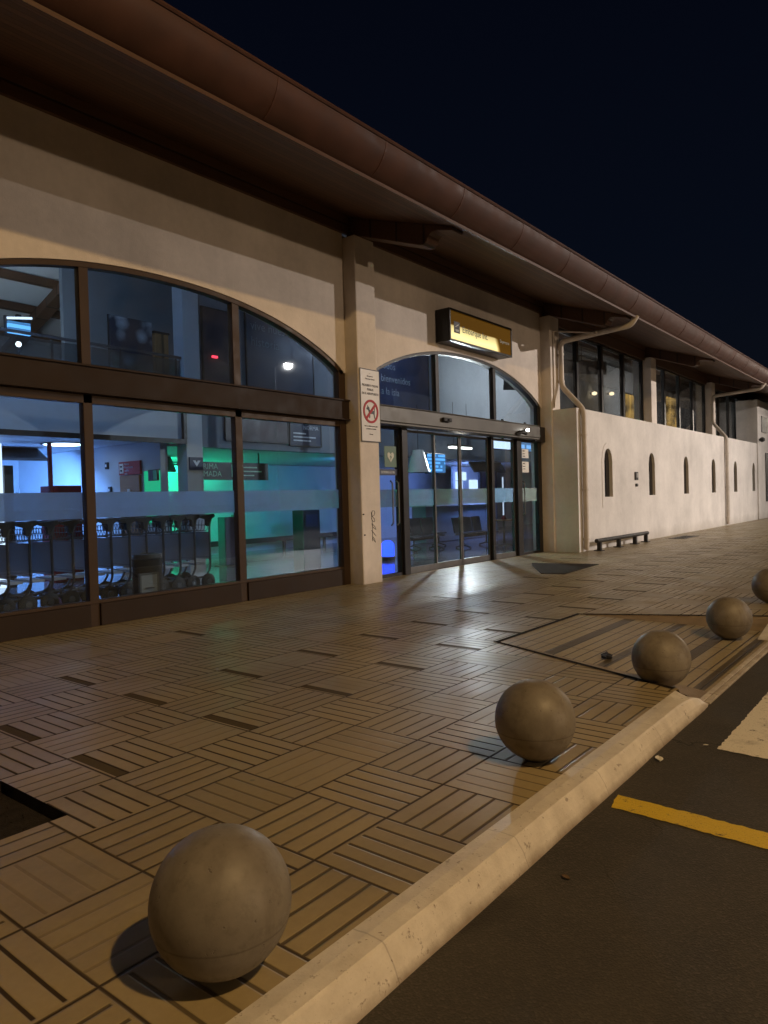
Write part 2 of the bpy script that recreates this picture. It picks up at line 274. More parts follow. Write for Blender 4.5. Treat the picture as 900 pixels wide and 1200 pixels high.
# ------------------------------------------------------------------ mesh helpers
class MB:
    def __init__(s): s.v = []; s.f = []; s.smooth = False
    def add(s, vs, fs):
        o = len(s.v); s.v += [tuple(v) for v in vs]; s.f += [[i + o for i in f] for f in fs]; return s
    def box(s, x0, x1, y0, y1, z0, z1):
        return s.add([(x0, y0, z0), (x1, y0, z0), (x1, y1, z0), (x0, y1, z0), (x0, y0, z1), (x1, y0, z1), (x1, y1, z1), (x0, y1, z1)],
                     [(0, 3, 2, 1), (4, 5, 6, 7), (0, 1, 5, 4), (1, 2, 6, 5), (2, 3, 7, 6), (3, 0, 4, 7)])
    def prism(s, pts, a, b, axis):
        """closed 2-D outline pushed along an axis; axis x: pts=(y,z), y: pts=(x,z), z: pts=(x,y)"""
        def P(p, w): return {'x': (w, p[0], p[1]), 'y': (p[0], w, p[1]), 'z': (p[0], p[1], w)}[axis]
        n = len(pts)
        return s.add([P(p, a) for p in pts] + [P(p, b) for p in pts], [list(range(n))[::-1], list(range(n, 2 * n))] + [(i, (i + 1) % n, n + (i + 1) % n, n + i) for i in range(n)])
    def tube(s, path, r, n=10, cap=True):
        path = [Vector(p) for p in path]; rings = []; up = Vector((0, 0, 1)); vs = []; prev = None
        for i, p in enumerate(path):
            d = ((path[min(i + 1, len(path) - 1)] - p).normalized() + (p - path[max(i - 1, 0)]).normalized())
            d = d.normalized() if d.length > 1e-6 else Vector((0, 0, 1))
            if prev is None: a = d.cross(up if abs(d.z) < .95 else Vector((1, 0, 0))).normalized()
            else: a = (prev - d * prev.dot(d)).normalized()
            prev = a; b = d.cross(a); rr = r[i] if isinstance(r, (list, tuple)) else r
            vs += [p + rr * (cos(2 * pi * k / n) * a + sin(2 * pi * k / n) * b) for k in range(n)]
        m = len(path); fs = [(i * n + k, i * n + (k + 1) % n, (i + 1) * n + (k + 1) % n, (i + 1) * n + k) for i in range(m - 1) for k in range(n)]
        if cap: fs += [list(range(n))[::-1], list(range((m - 1) * n, m * n))]
        s.smooth = True; return s.add(vs, fs)
    def lathe(s, prof, c=(0, 0, 0), n=24):
        vs = [(c[0] + r * cos(2 * pi * k / n), c[1] + r * sin(2 * pi * k / n), c[2] + z) for r, z in prof for k in range(n)]
        m = len(prof); fs = [(i * n + k, i * n + (k + 1) % n, (i + 1) * n + (k + 1) % n, (i + 1) * n + k) for i in range(m - 1) for k in range(n)]
        fs += [list(range(n))[::-1], list(range((m - 1) * n, m * n))]
        s.smooth = True; return s.add(vs, fs)
    def wheel(s, c, r, w, n=20):
        x, y, z = c; pr = [(r * .35, -w * .5), (r * .8, -w * .5), (r, -w * .3), (r, w * .3), (r * .8, w * .5), (r * .35, w * .5)]
        vs = [(x + q * cos(2 * pi * k / n), y + yy, z + q * sin(2 * pi * k / n)) for q, yy in pr for k in range(n)]
        m = len(pr); fs = [(i * n + k, (i + 1) * n + k, (i + 1) * n + (k + 1) % n, i * n + (k + 1) % n) for i in range(m - 1) for k in range(n)]
        fs += [list(range(n)), list(range((m - 1) * n, m * n))[::-1]]
        s.smooth = True; return s.add(vs, fs)
    def build(s, name, mat, parent=None, bevel=0., at=None):
        base = Vector((0, 0, 0)); q = parent
        while q is not None: base += q.location; q = q.parent
        loc = Vector(at) if at is not None else Vector((0, 0, 0))
        off = base + loc if parent else loc
        me = bpy.data.meshes.new(name); me.from_pydata([tuple(Vector(v) - off) for v in s.v], [], s.f); me.validate()
        bm = bmesh.new(); bm.from_mesh(me); bmesh.ops.recalc_face_normals(bm, faces=bm.faces[:]); bm.to_mesh(me); bm.free()
        me.materials.append(M[mat] if isinstance(mat, str) else mat)
        o = bpy.data.objects.new(name, me); COL.objects.link(o); o.location = loc
        if parent: o.parent = parent
        if s.smooth:
            for p in me.polygons: p.use_smooth = True
            me.set_sharp_from_angle(angle=radians(40))
        if bevel:
            b = o.modifiers.new('Bevel', 'BEVEL'); b.width = bevel; b.segments = 2; b.limit_method = 'ANGLE'; b.angle_limit = radians(50)
        return o

def thing(name, label, cat, loc, group=None):
    o = bpy.data.objects.new(name, None); COL.objects.link(o); o.location = loc; o.empty_display_size = .2
    o['label'] = label; o['category'] = cat
    if group: o['group'] = group
    return o
def tag(o, label, cat, group=None):
    o['label'] = label; o['category'] = cat
    if group: o['group'] = group
    return o
def struct(o, kind='structure'): o['kind'] = kind; return o
def dup(root, loc, label):
    r = root.copy(); COL.objects.link(r); r.location = loc; r['label'] = label
    for ch in root.children:
        c = ch.copy(); COL.objects.link(c); c.parent = r
        for g in ch.children:
            d = g.copy(); COL.objects.link(d); d.parent = c
    return r

def lettering(lines, size, origin, mat, parent, name='lettering', face='-y', gap=1.25, align='LEFT', depth=.004, width=None, squash=1.):
    """flat raised text; face -y: read from the road, face -x: read from the left"""
    mb = MB()
    for k, tx in enumerate(lines):
        cu = bpy.data.curves.new('t', 'FONT'); cu.body = tx; cu.size = size; cu.extrude = depth / 2; cu.align_x = align; cu.resolution_u = 2
        ob = bpy.data.objects.new('t', cu); COL.objects.link(ob)
        dg = bpy.context.evaluated_depsgraph_get(); me = bpy.data.meshes.new_from_object(ob.evaluated_get(dg))
        vs = []
        for v in me.vertices:
            x, y, z = v.co; x *= squash; y -= k * size * gap
            if face == '-y': vs.append((origin[0] + x, origin[1] - z, origin[2] + y))
            else: vs.append((origin[0] - z, origin[1] - x, origin[2] + y))
        mb.add(vs, [list(p.vertices) for p in me.polygons])
        bpy.data.objects.remove(ob); bpy.data.curves.remove(cu); bpy.data.meshes.remove(me)
    return mb.build(name, mat, parent)

# ------------------------------------------------------------------ ground
RZ = -.12                                                                # road level
def rampz(y): return -.112 * (3.9 - y) / 2.24
mb = MB(); mb.add([(-400, -600, RZ - .03), (900, -600, RZ - .03), (900, 700, RZ - .03), (-400, 700, RZ - .03)], [(0, 1, 2, 3)])
struct(mb.build('ground', 'asphalt'))
mb = MB(); mb.add([(-60, -45, RZ), (160, -45, RZ), (160, 1.75, RZ), (-60, 1.75, RZ)], [(0, 1, 2, 3)])
struct(mb.build('road', 'asphalt'))
# pavement with an opening for the dropped kerb ramp and for the planting bed
KI = 1.765                                                               # inner edge of the kerb
RT, RB = (6.85, 8.95), (5.95, 9.95)                                      # ramp opening: top edge x range, bottom edge x range
mb = MB(); Y1 = 9.02
def pq(*p): mb.add([(x, y, 0) for x, y in p], [tuple(range(len(p)))])
bx0, bx1, by0, by1 = .75, 1.83, 3.63, 4.42
pq((-60, KI), (bx0, KI), (bx0, Y1), (-60, Y1)); pq((bx0, KI), (bx1, KI), (bx1, by0), (bx0, by0)); pq((bx0, by1), (bx1, by1), (bx1, Y1), (bx0, Y1))
pq((bx1, KI), (RB[0], KI), (RT[0], 3.9), (bx1, 3.9)); pq((bx1, 3.9), (RT[0], 3.9), (RT[1], 3.9), (160, 3.9), (160, Y1), (bx1, Y1)); pq((RT[1], 3.9), (RB[1], KI), (160, KI), (160, 3.9))
struct(mb.build('pavement', 'paving'))
# ramp with side flares
yb = 1.62; zb = rampz(yb)
mb = MB(); mb.add([(RT[0], 3.9, 0), (RT[1], 3.9, 0), (9.45, yb, zb), (6.4, yb, zb)], [(0, 1, 2, 3)])
struct(mb.build('ramp', 'ramp'))
mb = MB(); mb.add([(RT[0], 3.9, -.002), (6.4, yb, zb), (6.06, 1.62, zb + .008), (6.0, 1.768, -.045), (RB[0], 1.77, -.002)], [(0, 1, 2), (0, 2, 3), (0, 3, 4)]); mb.add([(RT[1], 3.9, -.002), (9.45, yb, zb), (RB[1], yb, -.03), (RB[1], yb + .14, -.004)], [(0, 3, 2, 1)])
struct(mb.build('ramp_flare', plain('flare_concrete', (.27, .21, .145), .42, var=.2, scale=7, bump=.004)))
mb = MB()                                                                # dark joint round the ramp
def strip(a, b, w, z0=.004, z1=.004):
    a, b = Vector((*a, z0)), Vector((*b, z1)); d = (b - a).normalized(); n = Vector((-d.y, d.x, 0)) * w / 2
    mb.add([a - n, b - n, b + n, a + n], [(0, 1, 2, 3)])
strip((RT[0] - .03, 3.93), (RB[0] - .02, 1.8), .052); strip((RT[0] - .06, 3.93), (RT[1] + .06, 3.93), .06); strip((RT[1] + .03, 3.9), (RB[1] + .02, 1.8), .06)
struct(mb.build('ramp_joint', plain('ramp_joint_dark', (.02, .015, .01), .9, spec=.08)))
mb = MB(); mb.add([(bx0 - .1, by0 - .1, -.075), (bx1 + .1, by0 - .1, -.075), (bx1 + .1, by1 + .1, -.075), (bx0 - .1, by1 + .1, -.075)], [(0, 1, 2, 3)])
for a, b, c, d in ((bx0, bx1, by0 - .02, by0 - .002), (bx0, bx1, by1 + .002, by1 + .02), (bx1 + .002, bx1 + .02, by0, by1), (bx0 - .02, bx0 - .002, by0, by1)): mb.box(a, b, c, d, -.09, -.003)
rs = random.Random(3)
for k in range(160):
    x, y = rs.uniform(bx0, bx1 - .04), rs.uniform(by0 + .03, by1 - .03); a = rs.uniform(0, 6.28); l = rs.uniform(.012, .04)
    mb.add([(x, y, -.072), (x + l * cos(a), y + l * sin(a), -.055), (x + l * .4 * cos(a + 1.2), y + l * .4 * sin(a + 1.2), -.062)], [(0, 1, 2)])
struct(mb.build('planting_bed', 'soil'))

# kerb: swept section, running down to the road at the ramp
def kerb(xs, name):
    mb = MB(); prof_n = 6; rows = []
    for x, h, sh in xs:                                                  # sh: how far the line curls toward the building
        z = RZ + .126 * h; j = .0016 * sin(x * 4.1) + .0008 * sin(x * 9.7)
        rows.append([(x, 1.545 + j + sh * .3, RZ - .02), (x, 1.580 + j + sh * .3, RZ + (z - RZ) * .5), (x, 1.616 + j + sh * .4, z - .010 * h), (x, 1.628 + j + sh * .5, z), (x, 1.70 + sh * .6, z + .003), (x, KI + .006, (z if x > 5.96 and x < 9.6 else .001))])
    vs = [p for r in rows for p in r]; fs = [(i * prof_n + k, (i + 1) * prof_n + k, (i + 1) * prof_n + k + 1, i * prof_n + k + 1) for i in range(len(rows) - 1) for k in range(prof_n - 1)]
    mb.add(vs, fs); mb.add(rows[0], [range(prof_n)]); mb.add(rows[-1], [range(prof_n)])
    return struct(mb.build(name, 'kerb'))
xs = [(-30 + .5 * k, 1., 0) for k in range(57)] + [(-1.4 + .12 * k, 1., 0) for k in range(57)]
xs += [(5.45, 1., 0), (5.6, .96, .0), (5.75, .86, -.01), (5.88, .68, -.02), (5.98, .45, -.02), (6.05, .15, -.02)]
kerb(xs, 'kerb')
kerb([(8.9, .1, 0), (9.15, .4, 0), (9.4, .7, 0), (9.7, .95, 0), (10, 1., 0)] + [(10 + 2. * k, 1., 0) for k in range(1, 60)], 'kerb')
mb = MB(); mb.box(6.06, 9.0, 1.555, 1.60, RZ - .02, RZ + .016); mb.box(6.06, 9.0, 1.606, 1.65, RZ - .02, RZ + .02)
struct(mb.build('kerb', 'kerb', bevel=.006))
# road markings
def paint_patch(mb, pts, seed):
    r_ = random.Random(seed); out = []
    for k in range(len(pts)):
        a, b = Vector(pts[k]), Vector(pts[(k + 1) % len(pts)]); n = max(1, int((b - a).length / .03))
        out += [tuple(a.lerp(b, q / n) + Vector((r_.uniform(-1, 1), r_.uniform(-1, 1))) * .006) for q in range(n)]
    mb.add([(x, y, RZ + .004) for x, y in out], [tuple(range(len(out)))])
mb = MB(); 
paint_patch(mb, [(3.95, 1.52), (3.77, 1.49), (3.70, -.4), (3.70, -3.5), (3.88, -3.5), (3.885, -.4)], 4)
struct(mb.build('yellow_line', 'yellow'))
mb = MB()
for y0 in (.77, -.23, -1.23, -2.23): paint_patch(mb, [(5.0, y0), (9.2, y0), (9.2, y0 + .48), (5.02, y0 + .48)], y0)
struct(mb.build('zebra_crossing', 'white'))
# far hill behind the end of the terminal
mb = MB(); pts = []
N = 40
for k in range(N + 1):
    u = k / N; x = 90 + 420 * u; h = 26 * sin(pi * u) ** .8 + 9 * sin(u * 7) * u * (1 - u) * 4 + 3 * sin(u * 31)
    pts.append((x, max(0, h)))
for r, (yy, s) in enumerate(((60, 0.), (120, .55), (190, 1.), (330, 0.))):
    mb.v += [(x, yy + 8 * sin(x * .05), RZ - .1 + h * s) for x, h in pts]
mb.f = [(r * (N + 1) + k, r * (N + 1) + k + 1, (r + 1) * (N + 1) + k + 1, (r + 1) * (N + 1) + k) for r in range(3) for k in range(N)]
struct(mb.build('hills', 'hill'))

# ------------------------------------------------------------------ terminal building
B = thing('terminal_building', 'long cream airport terminal with arched glazing, timber eaves and a white slit-windowed wall', 'building', (14., 9., 0.))
PX = [1.95, 10.2, 18.4, 26.8, 35.2, 43.5]                                # pillar left edges
PW, WY, PY = .57, 9.0, 8.70
def soffz(y): return 6.15 + .33 * (y - 6.5)

def arch_z(x, a, b, spring, rise):
    """shallow arch: flat-ellipse curve"""
    u = (x - (a + b) / 2) / ((b - a) / 2); u = max(-1, min(1, u))
    return spring + rise * ((1 - abs(u) ** 2.15) ** .86)
def arch_pts(a, b, spring, rise, n=40):
    return [(a + (b - a) * k / n, arch_z(a + (b - a) * k / n, a, b, spring, rise)) for k in range(n + 1)]
A1 = (2.55, 10.14, 4.02, .93); A2 = (10.82, 18.36, 4.02, .92)
for (x0, x1, A) in ((2.52, 10.2, A1), (10.77, 18.4, A2)):
    mb = MB(); p = arch_pts(*A); top = 6.72
    for y, th in ((WY, 0), (WY + .32, 1)):
        o = len(mb.v); mb.v += [(x, y, z) for x, z in p] + [(x, y, top) for x, z in p]; n = len(p)
        mb.f += [[o + i, o + i + 1, o + n + i + 1, o + n + i] for i in range(n - 1)]
    n = len(p); mb.f += [[i, i + 1, 2 * n + i + 1, 2 * n + i] for i in range(n - 1)]
    mb.box(x0, A[0], WY, WY + .32, A[2] - .02 if x0 < 5 else A[2] - .02, top); mb.box(A[1], x1 - .0, WY, WY + .32, A[2] - .02, top)
    mb.build('wall', 'wall', B)
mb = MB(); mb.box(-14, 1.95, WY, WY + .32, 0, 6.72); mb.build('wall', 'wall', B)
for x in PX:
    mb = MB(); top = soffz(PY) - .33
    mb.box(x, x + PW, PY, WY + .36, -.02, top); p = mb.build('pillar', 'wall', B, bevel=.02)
    if abs(x - 10.2) < .1:
        g = MB(); r2 = random.Random(11)                                 # scribbled tag on the front face
        for k in range(5):
            zc = 1.33 - k * .125; xs_ = 10.53
            g.tube([(xs_ + .06 * cos(q * 1.05 + k) * r2.uniform(.6, 1.2), PY - .002, zc + .055 * sin(q * 1.05 + k * .5) * r2.uniform(.7, 1.3)) for q in range(7)], .0055, 5)
        g.tube([(10.47, PY - .002, 1.36), (10.50, PY - .002, 1.1), (10.485, PY - .002, .8)], .006, 5)
        g.build('graffiti', 'ink', p)
        for cx, cz in ((10.24, 1.32), (10.265, .93)): g = MB(); g.lathe([(.001, -.012), (.02, -.01), (.022, .0), (.018, .01), (.001, .014)], (cx, PY - .0, cz), 8); g.build('stain', 'ink', p)

def frame_bar(mb, x0, x1, z0, z1, y0=9.03, y1=9.15): mb.box(x0, x1, y0, y1, z0, z1)
def arch_band(mb, A, w, y0, y1, zmin):
    """moulding that follows the arch"""
    p = [q for q in arch_pts(*A, 48)]; n = len(p)
    inner = []
    for i, (x, z) in enumerate(p):
        a, b = p[max(0, i - 1)], p[min(n - 1, i + 1)]; d = Vector((b[0] - a[0], b[1] - a[1])).normalized(); inner.append((x + d.y * w, max(zmin, z - d.x * w)))
    for y in (y0, y1): mb.v += [(x, y, z) for x, z in p] + [(x, y, z) for x, z in inner]
    for i in range(n - 1):
        mb.f += [[i, i + 1, n + i + 1, n + i], [2 * n + i, 2 * n + i + 1, 3 * n + i + 1, 3 * n + i], [n + i, n + i + 1, 3 * n + i + 1, 3 * n + i], [i, i + 1, 2 * n + i + 1, 2 * n + i]]
def glass_arch(A, zb, y0, y1, inset=.03):
    mb = MB(); p = [(x, z - inset) for x, z in arch_pts(A[0] + .03, A[1] - .03, A[2], A[3], 40)]
    mb.prism([(A[0] + .03, zb)] + [(A[1] - .03, zb)] + p[::-1], y0, y1, 'y'); return mb

# bay 1: arched hall window
mb = MB()
arch_band(mb, A1, .075, 9.02, 9.16, 3.48)
for c, w in ((5.02, .13), (7.59, .14)):
    frame_bar(mb, c - w / 2, c + w / 2, 0, 3.10); frame_bar(mb, c - w / 2, c + w / 2, 3.48, arch_z(c, *A1) - .03)
frame_bar(mb, 2.53, 2.68, 0, 4.05, 9.02, 9.16); frame_bar(mb, 10.02, 10.195, 0, 4.05, 9.02, 9.16)
frame_bar(mb, 2.68, 10.02, 2.985, 3.10); frame_bar(mb, 2.68, 10.02, .30, .345, 9.02, 9.16)
W1 = mb.build('arch_window', 'alu', B, bevel=.006)
mb = MB(); mb.box(2.55, 10.19, 8.93, 9.14, 3.125, 3.455); mb.box(2.55, 10.19, 8.90, 9.15, 3.455, 3.485); mb.box(2.55, 10.19, 8.90, 9.15, 3.10, 3.125); mb.build('transom', 'plinth', W1, bevel=.005)
for a, b in ((2.69, 4.95), (5.09, 7.515), (7.665, 10.01)):
    mb = MB(); mb.box(a, b, 9.0, 9.06, .0, .298); mb.build('plinth', 'plinth', W1, bevel=.006)
glass_arch(A1, 3.49, 9.085, 9.095).build('glass', 'glass', W1)
for a, b in ((2.69, 4.945), (5.095, 7.51), (7.67, 10.01)):
    mb = MB(); mb.box(a, b, 9.085, 9.095, .35, 2.98); mb.build('glass', 'glass', W1)
for a, b in ((2.72, 4.93), (5.11, 7.50), (7.68, 10.0)):
    mb = MB(); mb.box(a, b, 9.0965, 9.0985, 1.45, 1.80); mb.build('frosted_band', 'frost', W1)

# bay 2: entrance
mb = MB(); arch_band(mb, A2, .07, 9.02, 9.16, 3.46)
for c, w in ((13.32, .13), (15.86, .13)): frame_bar(mb, c - w / 2, c + w / 2, 3.44, arch_z(c, *A2) - .02)
frame_bar(mb, 18.2, 18.38, 0, 4.05); frame_bar(mb, 10.775, 10.86, 0, 4.05)
E_ = mb.build('entrance_glazing', 'dark', B, bevel=.006)
glass_arch(A2, 3.45, 9.085, 9.095).build('glass', 'glass', E_)
mb = MB(); mb.box(10.78, 17.75, 8.74, 9.16, 3.13, 3.43); mb.box(10.78, 17.75, 8.72, 9.16, 3.43, 3.455); mb.box(10.78, 17.75, 8.76, 9.1, 3.08, 3.128); mb.build('door_header', 'steel', B, bevel=.012)
mb = MB(); mb.box(17.755, 18.38, 8.90, 9.16, 3.05, 3.46); mb.build('header_end_box', 'dark', B, bevel=.008)
for a, b, hx in ((10.87, 11.86, 11.64), (17.12, 18.2, 17.28)):           # fixed side lights with pull handles
    mb = MB(); frame_bar(mb, a, b, .0, .06); frame_bar(mb, a, b, 3.03, 3.08); frame_bar(mb, a, a + .03, .06, 3.03); frame_bar(mb, b - .03, b, .06, 3.03)
    P_ = mb.build('side_light', 'dark', B)
    g = MB(); g.box(a, b, 9.085, 9.095, .06, 3.03); g.build('glass', 'dglass', P_)
    g = MB(); g.box(a + .02, b - .02, 9.0965, 9.0985, 1.43, 1.79); g.build('frosted_band', 'frostwarm', P_)
    for q in (-.1, .1) if a < 12 else (0,):
        g = MB(); g.tube([(hx + q, 9.05, 1.05), (hx + q, 9.0, 1.1), (hx + q, 9.0, 1.92), (hx + q, 9.05, 1.97)], .017, 8); g.build('pull_handle', 'doorframe', P_)
for a, b, y in ((11.87, 12.06, 8.97), (16.86, 17.11, 8.97), (15.63, 15.75, 9.03)):
    mb = MB(); mb.box(a, b, y, 9.17, 0, 3.08); mb.build('door_post', 'dark', B, bevel=.006)
for (a, b, y, fm) in ((12.07, 13.2, 9.06, 'frostbright'), (13.21, 14.31, 9.12, 'frostwarm'), (14.33, 15.62, 9.12, 'frostwarm'), (15.76, 16.85, 9.06, 'frost')):
    mb = MB(); w = .045
    for p_ in ((a, a + w, .0, 3.05), (b - w, b, .0, 3.05), (a + w, b - w, 3.0, 3.05), (a + w, b - w, .0, .13)): mb.box(p_[0], p_[1], y, y + .05, p_[2], p_[3])
    D = mb.build('sliding_door', 'doorframe', B, bevel=.004)
    g = MB(); g.box(a + w, b - w, y + .02, y + .03, .13, 3.0); g.build('glass', 'dglass', D)
    g = MB(); g.box(a + w + .01, b - w - .01, y + .0315, y + .0335, 1.43, 1.79); g.build('frosted_band', fm, D)

# bays 3-5: high windows above the low wall
for k in range(2, 5):
    a, b = PX[k] + PW, PX[k + 1]
    mb = MB(); n = 4; zt = 6.46
    for q in range(n + 1):
        c = a + (b - a) * q / n; mb.box(max(a, c - .075), min(b, c + .075), 9.0, 9.13, 3.95, zt)
    mb.box(a, b, 9.0, 9.13, zt - .06, zt - .001); mb.box(a, b, 9.0, 9.13, 3.931, 4.0)
    U = mb.build('upper_window', 'dark', B)
    g = MB(); g.box(a + .05, b - .05, 9.06, 9.07, 3.98, zt - .05); g.build('glass', 'uglass', U)
mb = MB(); mb.box(-14, 18.4, 8.93, 8.998, 6.63, 7.2); mb.build('wall_plate', 'plate', B); mb = MB(); mb.box(18.401, 44.1, 8.93, 9.02, 6.462, 7.2); mb.build('wall_plate', 'plate', B)

# low white wall with slit windows
LX0, LX1, LY, LZ = 18.45, 40.9, 8.0, 3.93
slits = [20.62, 24.52, 28.45, 32.4, 36.25, 40.1]; SW = .62
mb = MB(); cuts = []
def wall_cols(mb, x0, x1, z0, z1, ops, y, yt):
    x = x0
    for cx in ops:
        a, b = cx - SW / 2, cx + SW / 2; n = 12
        mb.add([(x, y, z0), (a, y, z0), (a, y, z1), (x, y, z1)], [(0, 1, 2, 3)])
        top = [(a + SW * k / n, 2.52 + .38 * (1 - abs(2 * k / n - 1) ** 2) ** .5) for k in range(n + 1)]
        for k in range(n):
            (xa, za), (xb, zb) = top[k], top[k + 1]
            mb.add([(xa, y, za), (xb, y, zb), (xb, y, z1), (xa, y, z1)], [(0, 1, 2, 3)]); mb.add([(xa, y, z0), (xb, y, z0), (xb, y, 1.48), (xa, y, 1.48)], [(0, 1, 2, 3)])
        out = [(a, 1.48)] + top + [(b, 1.48)]; m = len(out)
        for k in range(m):
            p, q = out[k], out[(k + 1) % m]; mb.add([(p[0], y, p[1]), (q[0], y, q[1]), (q[0], yt, q[1]), (p[0], yt, p[1])], [(0, 1, 2, 3)])
        x = b
    mb.add([(x, y, z0), (x1, y, z0), (x1, y, z1), (x, y, z1)], [(0, 1, 2, 3)])
wall_cols(mb, LX0, LX1, 0, LZ, slits, LY, LY + .3)
mb.add([(LX0, LY, 0), (LX0, 8.99, 0), (LX0, 8.99, LZ), (LX0, LY, LZ)], [(0, 1, 2, 3)]); mb.add([(LX0, LY, LZ), (LX1, LY, LZ), (LX1, 8.99, LZ), (LX0, 8.99, LZ)], [(0, 1, 2, 3)])
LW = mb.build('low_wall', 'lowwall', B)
for k, cx in enumerate(slits):
    g = MB(); g.box(cx - SW / 2 - .05, cx + SW / 2 + .05, 8.088, 8.11, 1.4, 3.0); s_ = g.build('slit_window', 'slitglass', LW)
    if k == 0:                                                           # newer plaster surround
        o_ = MB(); n = 14; w = .17
        outer = [(cx - SW / 2 - w, 1.15)] + [(cx - SW / 2 - w + (SW + 2 * w) * q / n, 2.52 + .55 * (1 - abs(2 * q / n - 1) ** 2) ** .5) for q in range(n + 1)] + [(cx + SW / 2 + w, 1.15)]
        inner = [(cx - SW / 2 - .004, 1.474)] + [(cx - SW / 2 - .004 + (SW + .008) * q / n, 2.52 + .384 * (1 - abs(2 * q / n - 1) ** 2) ** .5) for q in range(n + 1)] + [(cx + SW / 2 + .004, 1.474)]
        m = len(outer)
        for y in (LY - .012, LY - .001): o_.v += [(x, y, z) for x, z in outer] + [(x, y, z) for x, z in inner]
        for q in range(m):
            r = (q + 1) % m; o_.f += [[q, r, m + r, m + q], [q, r, 2 * m + r, 2 * m + q], [m + q, m + r, 3 * m + r, 3 * m + q]]
        o_.build('plaster_surround', 'lowwall', LW)
# taller end block
mb = MB(); mb.box(40.905, 75, 7.93, 8.96, 0, 6.2); EB = mb.build('end_block', 'lowwall', B, bevel=.02)
mb = MB(); mb.box(41.75, 43.1, 7.90, 7.935, 4.55, 5.4); mb.build('end_window', 'black', EB); mb = MB(); mb.box(42.6, 43.9, 7.90, 7.935, .9, 3.5); mb.build('end_window', 'black', EB)

# roof: soffit boards, covering, rafters with shaped ends, gutter
X0, X1 = -14, 76
mb = MB(); mb.prism([(6.46, soffz(6.46)), (9.1, soffz(9.1)), (9.1, soffz(9.1) + .05), (6.46, soffz(6.46) + .05)], X0, X1, 'x'); mb.build('soffit', 'soffit', B)
mb = MB(); mb.prism([(6.25, soffz(6.25) + .42), (15, soffz(15) + .42), (15, soffz(15) + .52), (6.25, soffz(6.25) + .55)], X0, X1, 'x')
mb.prism([(15, soffz(15) + .42), (24, soffz(6.0) + .42), (24, soffz(6.0) + .52), (15, soffz(15) + .52)], X0, X1, 'x'); mb.build('roof', 'tile', B)
for x in PX + [51.8, 60.1]:
    c = x + PW / 2; w = .17
    pf = [(8.99, soffz(8.99) - .003), (8.99, soffz(8.69) - .33), (8.69, soffz(8.69) - .33), (7.30, 6.03), (7.22, 6.02), (7.14, 6.07), (7.10, 6.16), (7.04, 6.20), (6.94, 6.20), (6.62, 6.12), (6.6, soffz(6.6) - .003)]
    mb = MB(); mb.prism(pf, c - w, c + w, 'x'); bm_ = mb.build('roof_beam', 'beam', B, bevel=.012)
prof = [(6.55, 6.165), (6.495, 6.175), (6.435, 6.203), (6.365, 6.25), (6.30, 6.31), (6.245, 6.38), (6.20, 6.46), (6.175, 6.53), (6.165, 6.60)]
bead = [(6.15, 6.60), (6.135, 6.62), (6.14, 6.645), (6.165, 6.65), (6.19, 6.64), (6.195, 6.615)]
mb = MB(); ip = [(y + .012, z + .01) for y, z in prof]
mb.prism(prof + bead[0:1] + bead[1:] + ip[::-1][1:], X0, X1, 'x'); mb.smooth = True; GU = mb.build('gutter', 'copper', B)
for k in range(24):
    x = 5.95 + 2.04 * k; mb = MB(); o1 = [(y - .005 * (1 if i > 1 else .3), z - .005 * (1 if i < 6 else .1)) for i, (y, z) in enumerate(prof)]
    mb.prism(o1 + [(6.19, 6.60)] + [(y + .006, z + .005) for y, z in prof[::-1][1:]], x - .014, x + .014, 'x'); mb.build('gutter_joint', plain('gutter_joint_metal', (.075, .03, .02), .55, .1) if k == 0 else bpy.data.materials['gutter_joint_metal'], GU)
# downpipes
def bend(pts, r=.09, n=4):
    out = [Vector(pts[0])]
    for i in range(1, len(pts) - 1):
        p = Vector(pts[i]); a = (Vector(pts[i - 1]) - p); b = (Vector(pts[i + 1]) - p); q = min(r, a.length * .45, b.length * .45)
        s_, e_ = p + a.normalized() * q, p + b.normalized() * q
        out += [s_.lerp(p, t).lerp(p.lerp(e_, t), t) for t in [k / n for k in range(n + 1)]]
    return out + [Vector(pts[-1])]
for x, xl in ((18.86, 18.70), (34.95, 34.3)):
    r = .075
    mb = MB(); mb.tube(bend([(x, 6.46, 6.22), (x, 6.62, 5.98), (x, 8.60, 5.86), (x, 8.60, 4.62), (xl, 7.90, 3.88), (xl, 7.90, .06)], .16), r, 12)
    d = mb.build('downpipe', 'pipe', B)
    for (zz, yy, xx) in ((5.5, 8.6, x), (4.75, 8.6, x), (3.2, 7.9, xl), (1.7, 7.9, xl), (.35, 7.9, xl)):
        g = MB(); g.lathe([(r + .004, -.03), (r + .012, -.028), (r + .012, .028), (r + .004, .03)], (xx, yy, zz), 12); g.box(xx - .02, xx + .02, yy + r, yy + .12, zz - .015, zz + .015); g.build('pipe_bracket', 'pipe', d)
mb = MB(); mb.tube(bend([(18.55, 8.68, 4.0), (18.55, 8.68, 6.12), (18.55, 7.5, 5.88)], .06), .022, 8); mb.lathe([(.03, -.04), (.045, -.035), (.045, .03), (.03, .04)], (18.55, 7.46, 5.87), 10); mb.build('conduit', 'pipe', B)

# ------------------------------------------------------------------ inside the hall
mb = MB(); mb.add([(-14, 9.02, .0), (75, 9.02, .0), (75, 24, 0), (-14, 24, 0)], [(0, 1, 2, 3)]); struct(mb.build('hall_floor', 'hallfloor'))
